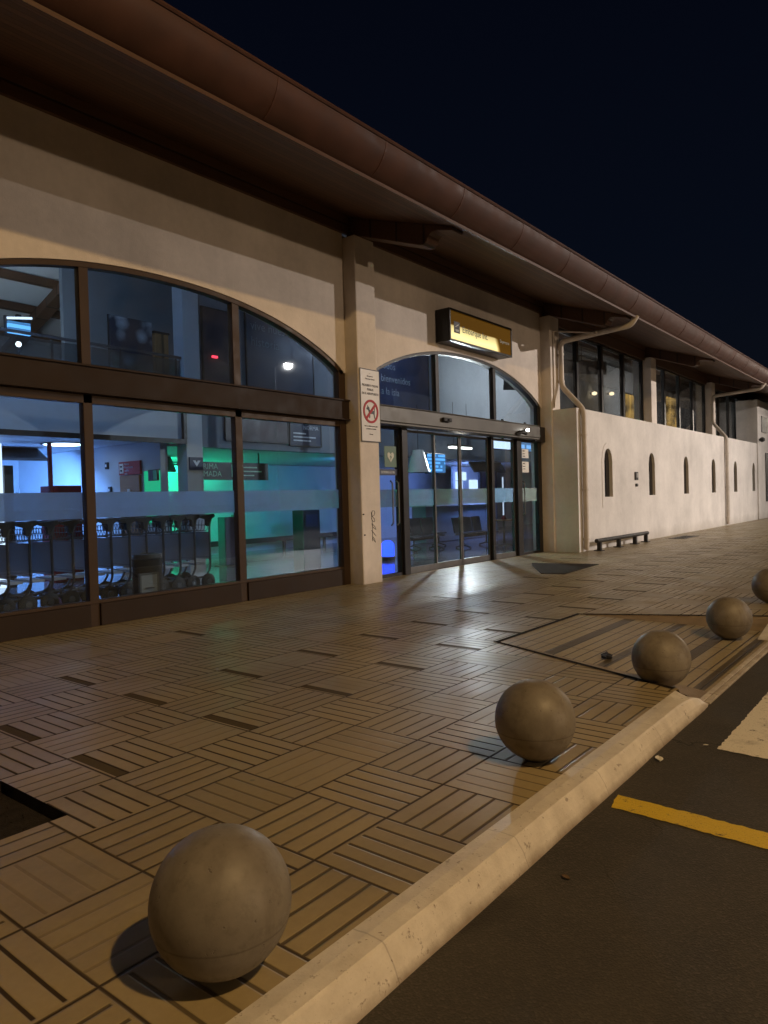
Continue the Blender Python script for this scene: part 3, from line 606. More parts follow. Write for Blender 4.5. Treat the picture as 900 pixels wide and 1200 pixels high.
# roof lining with purlins and rafters on the far slope
def liz(y): return soffz(y) - .0 if y < 15 else soffz(15) - .33 * (y - 15)
mb = MB(); mb.prism([(9.35, liz(9.35)), (15, liz(15)), (23.9, liz(23.9)), (23.9, liz(23.9) + .06), (15, liz(15) + .06), (9.35, liz(9.35) + .06)], -14, 75, 'x'); mb.build('roof_lining', 'ceilw', B)
for y in (10.8, 12.6, 16.2, 17.5, 18.8, 20.1, 21.4):
    mb = MB(); mb.box(-13.9, 74.9, y - .09, y + .09, liz(y) - .22, liz(y) - .02); mb.build('purlin', 'beam', B)
for x in (1.5, 9.75, 18.7, 27, 35.4):
    mb = MB(); mb.prism([(15, liz(15) - .5), (23.8, liz(23.8) - .5), (23.8, liz(23.8) - .24), (15, liz(15) - .24)], x - .17, x + .17, 'x'); mb.build('rafter', 'beam', B)
mb = MB(); mb.box(-14, 75, 22.0, 22.2, 0, 9); mb.box(-14.2, -14, 9.3, 22.0, 0, 9.2); mb.build('inner_wall', 'inner', B)
# upper floor over the lounge zone with glass railing
mb = MB(); mb.box(-8, 9.40, 13.0, 20.0, 3.0, 3.66); mb.build('mezzanine', 'inner', B)
mb = MB(); mb.box(-8, 9.40, 12.9, 12.985, 2.90, 3.0); mb.box(9.33, 9.41, 12.9, 12.985, 3.0, 3.66); mb.build('mezzanine_trim', 'dark', B)
mb = MB(); mb.box(-8, 9.41, 13.02, 13.06, 4.74, 4.79); R_ = mb.build('railing', 'chrome', B)
g = MB(); g.box(-8, 9.38, 13.035, 13.045, 3.67, 4.70); g.build('glass', 'uglass', R_)
for x in (3.8, 5.2, 6.6, 8.0, 9.3): g = MB(); g.box(x - .02, x + .02, 13.062, 13.09, 3.66, 4.74); g.build('baluster', 'chrome', R_)
mb = MB(); mb.box(9.0, 14, 17.2, 17.35, 3.665, 8.1); mb.build('upper_inner_wall', 'innerdark', B); mb = MB(); mb.box(9.42, 14, 13.31, 17.19, 3.5, 3.66); mb.build('mezzanine', 'inner', B); mb = MB(); mb.box(-8, 8.99, 19.6, 19.75, 3.665, 5.0); mb.build('upper_inner_wall', 'navy', B)
mb = MB(); mb.box(9.42, 9.84, 12.95, 13.3, 0, 7.9); mb.build('column', 'inner', B)
mb = MB(); mb.box(9.845, 74, 13.0, 13.25, 2.86, 4.3); mb.box(9.845, 19.2, 13.0, 13.25, 4.302, 7.9); mb.build('bulkhead', 'innerdark', B)
mb = MB(); mb.box(18.9, 74, 14.0, 14.2, 4.2, 8.2); mb.build('upper_inner_wall', 'inner', B)
mb = MB(); mb.box(9.0, 9.18, 13.31, 20, 0, 2.995); mb.build('partition', 'inner', B)
mb = MB(); mb.box(-8, 9.0, 19.9, 20.05, 0, 2.995); mb.build('inner_wall', 'inner', B)
mb = MB(); mb.box(9.2, 74, 18.2, 18.35, 0, 2.85); mb.build('inner_wall', 'inner', B); mb = MB(); mb.box(9.2, 74, 13.26, 18.3, 2.87, 2.95); mb.build('ceiling', 'ceilw', B)

def poster(name, label, cat, x0, x1, z0, z1, y, mat, lines=(), size=.1, tpos=None, tm='whitetext', th=.04, group=None):
    t = thing(name, label, cat, (x0, y, z0), group)
    mb = MB(); mb.box(x0, x1, y - th, y, z0, z1); mb.build('panel', mat, t, bevel=.004)
    mb = MB(); w = .03
    for q in ((x0 - w, x1 + w, z1, z1 + w), (x0 - w, x1 + w, z0 - w, z0), (x0 - w, x0, z0, z1), (x1, x1 + w, z0, z1)): mb.box(q[0], q[1], y - th - .01, y, q[2], q[3])
    mb.build('frame', 'dark', t)
    if lines: lettering(lines, size, (tpos[0], y - th - .004, tpos[1]), tm, t)
    return t
poster('poster', 'tall dark banner with a small red light, high on the wall by the white column', 'poster', 9.95, 10.75, 3.9, 5.95, 12.995, 'brownprint')
t_ = thing('indicator_light', 'small red glowing indicator light on the tall dark banner', 'light', (10.23, 12.93, 4.88)); mb = MB(); mb.box(10.16, 10.30, 12.90, 12.945, 4.86, 4.91); mb.build('lens', 'redglow', t_); mb = MB(); mb.box(10.14, 10.32, 12.945, 12.953, 4.84, 4.93); mb.build('base', 'dark', t_)
poster('poster', 'dark blue banner with faint white lettering behind the right end of the big arch', 'poster', 11.2, 13.4, 3.9, 6.25, 12.995, 'navy', ('vive nuestra', 'historia'), .30, (11.32, 5.70), 'faint')
poster('poster', 'dim brown picture panel under the bulkhead, left of the one with white writing', 'poster', 10.52, 12.44, 3.06, 3.60, 12.995, 'brownprint')
poster('poster', 'navy notice panel headed NORMA with small white lines of text', 'poster', 12.53, 13.62, 3.02, 3.60, 12.995, 'navy', ('NORMA',), .15, (12.98, 3.42))
np_ = [o for o in bpy.data.objects if o.name.startswith('poster') and 'NORMA' in o.get('label', '')][0]
for q, w_ in enumerate((.45, .8, .62)): mb = MB(); mb.box(12.62, 12.62 + w_, 12.945, 12.949, 3.30 - q * .09, 3.335 - q * .09); mb.build('text_line', 'whitetext', np_)
poster('poster', 'dark navy banner with pale words seen through the left pane of the entrance arch', 'poster', 14.6, 18.6, 4.32, 6.2, 12.995, 'navy', ('todos', 'bienvenidos', 'a la isla'), .30, (16.2, 5.40), 'faint')
t_ = thing('mural', 'dark mural with pale patches on the upstairs wall behind the railing', 'mural', (7.0, 13.4, 4.9)); mb = MB(); mb.box(8.02, 8.99, 13.45, 13.50, 4.35, 5.52); mb.build('panel', 'mural', t_); mb = MB(); mb.box(8.0, 9.01, 13.505, 13.53, 3.665, 5.54); mb.build('backboard', 'dark', t_)
t_ = thing('cabinet', 'small brown cabinet upstairs right of the dark mural', 'cabinet', (9.25, 13.6, 3.67)); mb = MB(); mb.box(9.06, 9.40, 13.45, 13.75, 3.667, 5.32); mb.build('body', 'door', t_, bevel=.01); mb = MB(); mb.box(9.03, 9.42, 13.43, 13.77, 5.322, 5.36); mb.build('top', 'dark', t_)
t_ = thing('screen', 'glowing blue flight screen upstairs at the far left', 'screen', (6.2, 13.4, 4.9)); mb = MB(); mb.box(6.02, 6.42, 13.50, 13.56, 4.84, 5.06); mb.build('display', 'bluescreen', t_); mb = MB(); mb.box(5.98, 6.46, 13.565, 13.60, 4.80, 5.16); mb.box(6.2, 6.24, 13.57, 13.6, 3.665, 4.8); mb.build('housing', 'dark', t_)
t_ = thing('tube_lamp', 'bright white tube lamp above the blue flight screen upstairs', 'lamp', (6.3, 13.4, 5.15)); mb = MB(); mb.tube([(6.0, 13.5, 5.10), (6.45, 13.5, 5.17)], .022, 8); mb.build('tube', 'whitescreen', t_); mb = MB(); mb.box(6.18, 6.26, 13.5, 13.58, 5.1, 5.2); mb.build('holder', 'dark', t_)
t_ = thing('spot_lamp', 'small round bright lamp upstairs by the left end of the railing', 'lamp', (6.0, 13.15, 4.6)); mb = MB(); mb.lathe([(.002, -.05), (.035, -.035), (.05, 0), (.035, .035), (.002, .05)], (6.05, 13.2, 4.58), 12); mb.build('bulb', 'whitebulb', t_); mb = MB(); mb.box(6.03, 6.07, 13.2, 13.25, 3.665, 4.54); mb.build('stand', 'dark', t_)

# lounge zone under the upper floor
def ceiling_lamp(label, x, y, z, r, mat='lampw'):
    t = thing('ceiling_lamp', label, 'lamp', (x, y, z), 'round lamps in the low ceiling')
    mb = MB(); mb.lathe([(.001, -.03), (r * .9, -.03), (r, -.015)], (x, y, z), 24); mb.build('diffuser', mat, t); mb = MB(); mb.lathe([(r, -.02), (r + .04, -.02), (r + .04, -.002), (r, -.002)], (x, y, z), 24); mb.build('ring', 'steel', t); return t
ceiling_lamp('bright round ceiling lamp in the blue lit ceiling behind the left panes', 7.85, 15.2, 3.0, .42)
for q, (x, y) in enumerate(((6.2, 14.0), (7.2, 13.9), (5.2, 15.6))):
    t_ = thing('ceiling_vent', ('round dark ceiling vent of the lounge, middle one', 'round dark ceiling vent of the lounge, nearest the bulkhead', 'round dark ceiling vent of the lounge, farthest left')[q], 'vent', (x, y, 3.0), 'round vents in the lounge ceiling')
    mb = MB(); mb.lathe([(.001, -.012), (.16, -.012), (.17, -.004)], (x, y, 2.998), 20); mb.build('grille', 'dark', t_); mb = MB(); mb.lathe([(.171, -.02), (.24, -.012), (.24, -.001), (.171, -.001)], (x, y, 2.998), 20); mb.build('ring', 'panel', t_)
t_ = thing('inner_door', 'brown wooden door under a red sign in the pale blue wall', 'door', (9.0, 14.45, 0)); mb = MB(); mb.box(8.94, 8.998, 14.05, 14.82, 0, 2.28); mb.build('leaf', 'door', t_); mb = MB(); mb.box(8.92, 8.939, 14.4, 14.5, 1.75, 1.98); mb.build('notice', 'paper', t_)
t_ = thing('wall_sign', 'red wall sign with two white pictograms above the brown door', 'sign', (8.95, 14.45, 2.3)); mb = MB(); mb.box(8.95, 8.998, 14.02, 14.86, 2.30, 2.60); mb.build('board', 'red', t_)
mb = MB(); mb.box(8.94, 8.949, 14.66, 14.82, 2.34, 2.56); mb.build('pictogram_plate', 'paper', t_)
mb = MB()
for z in (2.40, 2.49): mb.lathe([(.001, -.02), (.03, -.01), (.03, .01), (.001, .02)], (8.935, 14.74, z), 8)
mb.build('pictogram', 'ink', t_); lettering(('Baños', 'Restrooms', 'salida', 'exit'), .075, (8.945, 14.62, 2.52), 'whitetext', t_, face='-x', gap=.95)
t_ = thing('wall_display', 'black display board on the green lit patch of wall', 'display', (8.95, 13.1, 2.2)); mb = MB(); mb.box(8.93, 8.998, 12.72 + .62, 13.43 + .25, 2.13, 2.37); mb.build('panel', 'blk', t_); mb = MB(); mb.box(8.92, 8.929, 13.36, 13.48, 2.15, 2.35); mb.build('green_strip', 'green', t_)
t_ = thing('green_light_patch', 'painted patch of green light on the pale blue wall right of the brown door', 'panel', (8.97, 13.6, 1.0)); mb = MB(); mb.box(8.975, 8.999, 13.33, 13.9, 1.2, 2.35); mb.build('sheet', glow('green_light_glow', (.03, .8, .36), .55), t_); mb = MB(); mb.box(8.97, 8.999, 13.9, 13.93, 1.2, 2.35); mb.build('edge', 'green', t_)  # green light falling on the wall, painted as a glowing sheet
for q, (y, z) in enumerate(((15.4, 2.55), (15.3, 1.98))):
    t_ = thing('wall_box', ('small dark box high on the pale blue wall left of the brown door', 'small dark switch plate lower on the pale blue wall left of the brown door')[q], 'wall box', (9, y, z)); mb = MB(); mb.box(8.95, 8.999, y - .06, y + .06, z - .08, z + .08); mb.build('case', 'blk', t_, bevel=.01); mb = MB(); mb.box(8.94, 8.949, y - .025, y + .025, z - .03, z + .03); mb.build('button', 'platew', t_)
t_ = thing('kiosk', 'red counter kiosk with a tall red corner post in the blue lounge', 'kiosk', (7.75, 15.2, 0)); mb = MB(); mb.box(7.5, 8.12, 15, 15.6, 0, 2.08); mb.build('counter', 'redbox', t_, bevel=.01); mb = MB(); mb.box(7.42, 7.49, 15, 15.07, 0, 2.99); mb.build('post', 'redbox', t_)
t_ = thing('inner_door', 'dark open doorway leaf at the far left of the blue lounge', 'door', (6.7, 15.2, 0)); mb = MB(); mb.box(6.56, 6.74, 15.15, 15.6, 0, 2.5); mb.build('leaf', 'blk', t_); mb = MB(); mb.box(6.40, 6.55, 15.2, 15.3, 0, 2.95); mb.build('lit_edge', 'whitescreen', t_)
# ward with green cove light
t_ = thing('wall_sign', 'black hanging sign with pale green words in front of the green lit recess', 'sign', (9.9, 13.6, 2.2)); mb = MB(); mb.box(10.0, 12.6, 13.9, 13.96, 2.17, 2.60); mb.build('board', 'blk', t_); mb = MB(); mb.box(10.2, 10.23, 13.91, 13.94, 2.6, 2.868); mb.box(12.3, 12.33, 13.91, 13.94, 2.6, 2.868); mb.build('hanger', 'dark', t_)
lettering(('RIMA', 'MADA'), .19, (10.55, 13.894, 2.43), 'gtext', t_, gap=.92); [MB().box(11.52, 11.52 + w_, 13.888, 13.899, 2.47 - q * .1, 2.50 - q * .1).build('text_line', 'gtext', t_) for q, w_ in enumerate((.7, .85, .6))]
mb = MB(); mb.box(11.4, 11.42, 13.888, 13.899, 2.24, 2.55); mb.box(11.42, 11.5, 13.888, 13.899, 2.53, 2.55); mb.box(11.42, 11.5, 13.888, 13.899, 2.24, 2.26); mb.build('bracket_mark', 'gtext', t_)
t_ = thing('wall_sign', 'small dark blue arrow sign on the white column', 'sign', (9.6, 12.93, 2.5)); mb = MB(); mb.box(9.46, 9.80, 12.90, 12.948, 2.35, 2.62); mb.build('board', 'navy', t_); mb = MB(); mb.prism([(9.63, 2.42), (9.73, 2.55), (9.66, 2.55), (9.63, 2.5), (9.6, 2.55), (9.53, 2.55)], 12.894, 12.899, 'y'); mb.build('arrow', 'whitetext', t_)
mb = MB(); mb.box(9.3, 14.5, 17.9, 18.15, 2.55, 2.75); t_ = thing('cove_lamp', 'long green cove lamp glowing along the top of the recess wall', 'lamp', (12, 18, 2.6)); mb.build('strip', 'cove', t_); mb = MB(); mb.box(9.3, 14.5, 17.88, 18.16, 2.76, 2.80); mb.build('holder', 'dark', t_)
t_ = thing('display_stand', 'tall dark blue display stand by the glass behind the last luggage trolley', 'display stand', (12.1, 14.2, 0)); mb = MB(); mb.box(11.55, 12.0, 14.4, 14.7, .02, 1.25); mb.build('panel', 'navy', t_, bevel=.02); mb = MB(); mb.box(12.01, 12.12, 14.35, 14.72, 0, 1.3); mb.build('post', 'steel', t_); mb = MB(); mb.box(11.5, 12.15, 14.3, 14.8, 0, .019); mb.build('foot', 'dark', t_)
t_ = thing('wall_rail', 'low dark rail along the foot of the blue green back wall', 'rail', (17, 18.1, 0)); mb = MB(); mb.box(12.5, 21.5, 18.0, 18.1, .26, .42); mb.build('bar', 'blk', t_)
for x in (13, 15, 17, 19, 21): mb = MB(); mb.box(x - .05, x + .05, 18.02, 18.08, 0, .26); mb.build('post', 'blk', t_)
t_ = thing('cash_machine', 'dark box shaped machine against the teal back wall', 'machine', (17.3, 17.2, 0)); mb = MB(); mb.box(16.6, 17.4, 16.7, 17.2, 0, 1.3); mb.build('body', 'blk', t_, bevel=.02); mb = MB(); mb.box(16.7, 17.25, 16.68, 16.699, .75, 1.15); mb.build('screen', 'navy', t_)

# luggage trolleys nested in a row
ORD = ['last', 'second', 'third', 'fourth', 'fifth', 'sixth', 'seventh', 'eighth', 'ninth', 'tenth', 'eleventh', 'twelfth', 'thirteenth']
def trolley():
    t = thing('luggage_trolley', 'luggage trolley at the right end of the nested row, its wheel clear', 'trolley', (0, 0, 0), 'luggage trolleys nested in a row behind the glass')
    hw = .36; mb = MB()
    for s in (-1, 1):
        mb.tube(bend([(-.95, s * hw * .6, .2), (-.1, s * hw, .24), (.0, s * hw, .4), (.0, s * hw, 1.18), (.06, s * hw, 1.36)], .07), .02, 8)
    mb.tube([(0, -hw, .6), (0, hw, .6)], .014, 6); mb.tube([(0, -hw, 1.06), (0, hw, 1.06)], .014, 6); mb.tube([(-.5, -hw * .8, .22), (-.5, hw * .8, .22)], .014, 6); mb.tube([(-.9, -hw * .62, .205), (-.9, hw * .62, .205)], .014, 6)
    mb.build('frame', 'chrome', t)
    mb = MB(); mb.tube([(.07, -hw - .03, 1.365), (.09, 0, 1.37), (.07, hw + .03, 1.365)], .035, 8); mb.prism([(-.20, 1.38), (.10, 1.41), (.12, 1.36), (.02, 1.30), (-.02, 1.18), (-.06, 1.2), (-.07, 1.31), (-.18, 1.34)], -hw - .03, -hw + .05, 'y'); mb.prism([(-.20, 1.38), (.10, 1.41), (.12, 1.36), (.02, 1.30), (-.02, 1.18), (-.06, 1.2), (-.07, 1.31), (-.18, 1.34)], hw - .05, hw + .03, 'y'); mb.build('handle', 'black', t)
    mb = MB()
    for k in range(8): y = -hw + .04 + k * (2 * hw - .08) / 7; mb.tube(bend([(0.01, y, 1.3), (-.02, y, 1.1), (-.26, y, 1.1), (-.3, y, 1.28)], .03, 2), .006, 5)
    for z, x in ((1.28, -.3), (1.2, -.285), (1.1, -.2), (1.1, -.1), (1.2, -.005)): mb.tube([(x, -hw + .02, z), (x, hw - .02, z)], .006, 5)
    mb.build('basket', 'chrome', t)
    mb = MB(); mb.box(-.012, .012, -hw + .025, hw - .025, .56, 1.07); mb.build('panel', 'panel', t, bevel=.006)
    mb = MB(); mb.box(-.30, -.08, -hw + .08, hw - .08, .46, .50); mb.build('shelf', 'platew', t)
    for x, y, r in ((-.06, -hw, .145), (-.06, hw, .145), (-.92, 0, .1)):
        w = MB(); w.wheel((x, y, r), r, .06); w = w.build('wheel', 'black', t)
        h = MB(); h.wheel((x, y - .004, r), r * .42, .075, 12); h.build('hub', 'chrome', w)
    return t
T0 = trolley(); xs_t = [8.45 - .335 * k for k in range(13)]
for k, x in enumerate(xs_t):
    if k == 0: T0.location = (x, 11.36, 0)
    else: dup(T0, (x, 11.36 + .01 * sin(k * 2.1), 0), 'luggage trolley, %s from the right end of the nested row behind the glass' % ORD[k])
# litter bin in front of the trolleys
t_ = thing('litter_bin', 'round dark litter bin with a grey lid in front of the luggage trolleys', 'bin', (6.75, 10.45, 0)); mb = MB(); mb.lathe([(.22, 0), (.235, .02), (.24, .70), (.25, .72), (.235, .73)], (6.75, 10.45, 0), 28); mb.build('body', 'black', t_)
mb = MB(); mb.lathe([(.235, .731), (.24, .75), (.235, .80), (.12, .81), (.12, .79)], (6.75, 10.45, 0), 28); mb.build('lid', 'steel', t_)
mb = MB(); mb.box(6.34, 6.63, 10.0, 10.03, .06, .50); t_ = thing('floor_sign', 'small framed picture sign leaning by the round litter bin', 'sign', (6.48, 10.0, 0)); mb.build('print', 'panel', t_)
mb = MB()
for q in ((6.31, 6.34, .03, .53), (6.63, 6.66, .03, .53), (6.34, 6.63, .50, .53), (6.34, 6.63, .03, .06)): mb.box(q[0], q[1], 9.99, 10.04, q[2], q[3])
mb.box(6.35, 6.38, 9.995, 10.035, 0, .03); mb.box(6.59, 6.62, 9.995, 10.035, 0, .03); mb.build('frame', 'steel', t_)
mb = MB(); mb.lathe([(.001, -.004), (.08, -.003), (.08, .003), (.001, .004)], (6.485, 9.996, .3), 16); mb.build('emblem', 'blk', t_)

# departure hall behind the doors
def hung_screen(label, x0, x1, z0, z1, y, mat, zt=2.86):
    t = thing('screen', label, 'screen', (x0, y, z0)); mb = MB(); mb.box(x0, x1, y - .03, y, z0, z1); mb.build('display', mat, t); mb = MB(); mb.box(x0 - .03, x1 + .03, y + .002, y + .08, z0 - .03, z1 + .03); mb.box((x0 + x1) / 2 - .03, (x0 + x1) / 2 + .03, y + .01, y + .06, z1 + .03, zt); mb.build('housing', 'dark', t); return t
kk = 12.6 / 16
hung_screen('blue glowing departures screen hanging behind the left sliding door', 22.75 * kk, 23.95 * kk, 1.6 + .98 * kk, 1.6 + 1.72 * kk, 12.6, 'bluescreen', 3.4)
hung_screen('blue and white lit sign panel hanging just under the entrance header', 18.45, 19.75, 3.0, 3.22, 10.6, 'whitescreen', 3.9)
hung_screen('small blue lit panel hanging behind the right side light', 20.15, 20.95, 2.98, 3.25, 10.6, 'bluescreen2', 3.9)
t_ = thing('pendant_lamp', 'white cone shaped lamp shade hanging behind the left sliding door', 'lamp', (17.45, 12.6, 2.4)); mb = MB(); mb.lathe([(.36, -.35), (.16, .32), (.14, .32), (.33, -.35)], (17.45, 12.6, 2.72), 20); mb.build('shade', 'board', t_); mb = MB(); mb.tube([(17.45, 12.6, 3.03), (17.45, 12.6, 4.4)], .01, 6); mb.build('cord', 'dark', t_)
t_ = thing('light_wall', 'bright lit display wall deep in the hall behind the middle doors', 'display', (25.5, 16, 0)); mb = MB(); mb.box(24.55, 26.5, 16.0, 16.1, 0, 3.0 - .15); mb.build('board', 'inner', t_)
mb = MB(); mb.box(24.7, 25.5, 15.96, 15.995, 2.28, 2.62); mb.box(24.7, 25.2, 15.96, 15.995, 1.9, 2.25); mb.box(25.75, 26.4, 15.96, 15.995, 1.9, 2.3); mb.build('display', 'whitescreen', t_)
poster('poster', 'dark picture board beside the bright display wall deep in the hall', 'poster', 26.7, 28.0, 1.95, 2.75, 16.0, 'navy')
mb = MB(); mb.box(26.6, 28.1, 16.002, 16.1, 0, 2.85); t_ = thing('partition_screen', 'dark free standing partition carrying the dark picture board', 'partition', (27.3, 16.05, 0)); mb.build('board', 'innerdark', t_); mb = MB(); mb.box(26.7, 28.0, 15.9, 16.2, -.0, .02); mb.build('foot', 'dark', t_)
t_ = thing('counter', 'long pale check in counter across the hall behind the middle doors', 'counter', (20, 13.5, 0)); mb = MB(); mb.box(20.3, 24.8, 14.4, 15.0, .02, 1.28); mb.build('front', 'innerdark', t_, bevel=.01); mb = MB(); mb.box(20.2, 24.9, 14.3, 15.1, 1.285, 1.36); mb.build('top', 'board', t_)
def bench(label, x, y):
    t = thing('seat_bench', label, 'bench', (x, y, 0), 'waiting benches inside the hall')
    mb = MB(); mb.tube([(x - .85, y, .36), (x + .85, y, .36)], .03, 8)
    for q in (-.7, .7): mb.tube([(x + q, y - .28, .02), (x + q, y, .1), (x + q, y + .28, .02)], .022, 6); mb.tube([(x + q, y, .08), (x + q, y, .36)], .025, 6)
    mb.build('frame', 'dark', t)
    for q in (-.57, 0, .57):
        mb = MB(); mb.box(x + q - .25, x + q + .25, y - .25, y + .22, .40, .46); mb.build('seat', 'fabric', t, bevel=.02); mb = MB(); mb.prism([(y + .22, .47), (y + .27, .47), (y + .36, .95), (y + .31, .95)], x + q - .25, x + q + .25, 'x'); mb.build('backrest', 'fabric', t, bevel=.015)
    return t
bench('dark waiting bench nearest the left sliding door', 17.6, 12.6); bench('dark waiting bench behind the left sliding door, deeper in the hall', 18.9, 13.4); bench('dark waiting bench in the middle of the hall before the long counter', 19.6, 12.0)
t_ = thing('round_table', 'small round table on one leg behind the right sliding door', 'table', (20.4, 11.4, 0)); mb = MB(); mb.lathe([(.001, .80), (.52, .80), (.53, .815), (.52, .83), (.001, .83)], (20.4, 11.4, 0), 28); mb.build('top', 'door', t_); mb = MB(); mb.lathe([(.28, 0), (.28, .02), (.05, .05), (.035, .2), (.035, .798)], (20.4, 11.4, 0), 16); mb.build('leg', 'steel', t_)
t_ = thing('light_tube', 'thin upright white light tube on the small round table', 'lamp', (20.4, 11.4, .835)); mb = MB(); mb.tube([(20.4, 11.4, .97), (20.4, 11.4, 2.2)], .022, 8); mb.build('tube', glow('tube_glow', (.9, .93, 1.), .9), t_); mb = MB(); mb.lathe([(.09, .832), (.09, .86), (.03, .97)], (20.4, 11.4, 0), 12); mb.build('base', 'redbox', t_)
t_ = thing('floor_lamp', 'bright blue glowing floor lamp behind the left side light', 'lamp', (14.6, 11.6, 0)); mb = MB(); mb.lathe([(.16, .10), (.17, .14), (.17, .42), (.1, .5), (.001, .52)], (14.6, 11.6, 0), 20); mb.build('dome', 'blueglow', t_); mb = MB(); mb.lathe([(.19, 0), (.19, .09), (.17, .10)], (14.6, 11.6, 0), 20); mb.build('base', 'dark', t_)
t_ = thing('tube_lamp', 'long bright ceiling tube lamp above the middle doors inside the hall', 'lamp', (19.5, 12.4, 3.2)); mb = MB(); mb.box(18.9, 20.1, 12.33, 12.47, 3.14, 3.2); mb.build('diffuser', 'lampwarm', t_); mb = MB(); mb.box(18.88, 20.12, 12.3, 12.5, 3.201, 3.26); mb.tube([(19.1, 12.4, 3.26), (19.1, 12.4, 4.6)], .008, 5); mb.tube([(19.9, 12.4, 3.26), (19.9, 12.4, 4.6)], .008, 5); mb.build('housing', 'steel', t_)
# rooms behind the high windows
for q, (x, z) in enumerate(((34.5, 6.49), (36.8, 6.7))):
    t_ = thing('wall_sconce', ('small warm wall lamp, left one behind the first high window', 'small warm wall lamp, right one behind the first high window')[q], 'lamp', (x * .986, 13.95, z)); x *= .986
    mb = MB(); mb.lathe([(.001, -.1), (.11, -.06), (.13, 0), (.11, .06), (.001, .1)], (x, 13.8, z), 12); mb.build('globe', 'warmlamp', t_); mb = MB(); mb.box(x - .05, x + .05, 13.85, 13.995, z - .03, z + .03); mb.build('bracket', 'dark', t_)
for q, (x0, x1, z0, z1, yy) in enumerate(((33.35, 34.55, 4.4, 6.2, 12.), (34.15, 36.1, 4.3, 5.98, 10.4))):
    t_ = thing('lit_curtain', ('amber lit curtain glowing behind the last pane of the first high window', 'bright amber lit curtain behind the second high window')[q], 'curtain', (x0, yy, z0)); mb = MB(); n = 40
    mb.prism([(x0 + (x1 - x0) * k / n, yy + .035 * sin(k * 1.9)) for k in range(n + 1)] + [(x1 - (x1 - x0) * k / n, yy + .02 + .035 * sin((n - k) * 1.9)) for k in range(n + 1)], z0, z1, 'z'); mb.build('cloth', 'amber', t_)
    mb = MB(); mb.tube([(x0 - .1, yy, z1 + .03), (x1 + .1, yy, z1 + .03)], .03, 8); mb.build('rod', 'dark', t_)

# ------------------------------------------------------------------ fixed to the facade
t_ = thing('hanging_sign', 'yellow backlit departures sign in a black box above the entrance arch', 'sign', (13.24, 8.62, 5.04))
mb = MB(); x0, x1, z0, z1, yf, yk = 13.24, 16.05, 5.04, 5.76, 8.62, 8.985; w = .045
mb.box(x0, x1, yf + .03, yk, z0, z1); mb.box(x0, x1, yf - .01, yf + .029, z1 - w, z1); mb.box(x0, x1, yf - .01, yf + .029, z0, z0 + w); mb.box(x0, x0 + w, yf - .01, yf + .029, z0 + w, z1 - w); mb.box(x1 - w, x1, yf - .01, yf + .029, z0 + w, z1 - w)
mb.build('housing', 'signframe', t_, bevel=.006)
mb = MB(); mb.box(x0 + w, x1 - w, yf + .004, yf + .028, z0 + w, z1 - w); mb.build('face', 'signface', t_)
mb = MB(); mb.box(13.42, 13.66, yf, yf + .0035, 5.24, 5.49); mb.build('pictogram', 'ink', t_)
mb = MB(); mb.box(13.47, 13.61, yf - .004, yf - .0005, 5.27, 5.32); mb.prism([(13.48, 5.36), (13.60, 5.42), (13.61, 5.45), (13.47, 5.38)], yf - .004, yf - .0005, 'y'); mb.build('pictogram_mark', 'aedw', t_)
lettering(('Embarque Int.',), .20, (13.76, yf - .001, 5.29), 'ink', t_); lettering(('Departures',), .10, (15.45, yf - .001, 5.33), 'aedw', t_, 'small_lettering')

t_ = thing('notice_sign', 'white no dogs notice with a red crossed ring on the pillar', 'sign', (10.22, 8.68, 2.68))
mb = MB(); mb.box(10.225, 10.80, 8.675, 8.697, 2.69, 4.07); mb.build('board', 'board', t_, bevel=.003)
mb = MB()
for q in ((10.225, 10.80, 4.055, 4.07), (10.225, 10.80, 2.69, 2.705), (10.225, 10.237, 2.705, 4.055), (10.788, 10.80, 2.705, 4.055)): mb.box(q[0], q[1], 8.670, 8.6745, q[2], q[3])
mb.build('border', 'ink', t_)
cx, cz = 10.515, 3.27; mb = MB(); R1, R2, n = .225, .18, 40
for y in (8.667, 8.6745): mb.v += [(cx + r * cos(2 * pi * k / n), y, cz + r * sin(2 * pi * k / n)) for r in (R1, R2) for k in range(n)]
for k in range(n):
    l = (k + 1) % n; mb.f += [[k, l, n + l, n + k], [k, l, 2 * n + l, 2 * n + k], [n + k, n + l, 3 * n + l, 3 * n + k]]
a = radians(45); d = Vector((cos(a), sin(a))); nn = Vector((-d.y, d.x)) * .024
mb.prism([tuple(Vector((cx, cz)) + s * .19 * d + q * nn) for s, q in ((-1, -1), (1, -1), (1, 1), (-1, 1))], 8.6655, 8.6735, 'y'); mb.build('prohibition_ring', 'red', t_)
mb = MB(); dog = [(-.13, .06), (-.10, .075), (-.095, .115), (-.07, .085), (-.045, .07), (-.03, .02), (.06, .015), (.10, .02), (.115, .07), (.125, .065), (.115, .0), (.11, -.06), (.125, -.13), (.105, -.13), (.085, -.06), (.07, -.045), (-.02, -.045), (-.03, -.13), (-.05, -.13), (-.05, -.03), (-.075, .02), (-.12, .035)]
mb.prism([(cx + x, cz + z) for x, z in dog], 8.669, 8.6742, 'y'); mb.build('dog_pictogram', 'ink', t_)
lettering(('PROHIBIDO PASEAR', 'PERROS', 'EN EL AEROPUERTO'), .062, (10.513, 8.673, 3.74), 'ink', t_, 'heading', align='CENTER', gap=1.25, squash=.86)
lettering(('~', 'Aeropuerto', 'Direccion General'), .036, (10.513, 8.673, 3.98), 'ink', t_, 'small_lettering', align='CENTER', gap=1.5)
lettering(('Solo se admiten perros guia', 'y animales en transito', '', 'Gracias'), .034, (10.513, 8.673, 2.98), 'ink', t_, 'small_lettering', align='CENTER', gap=1.5)

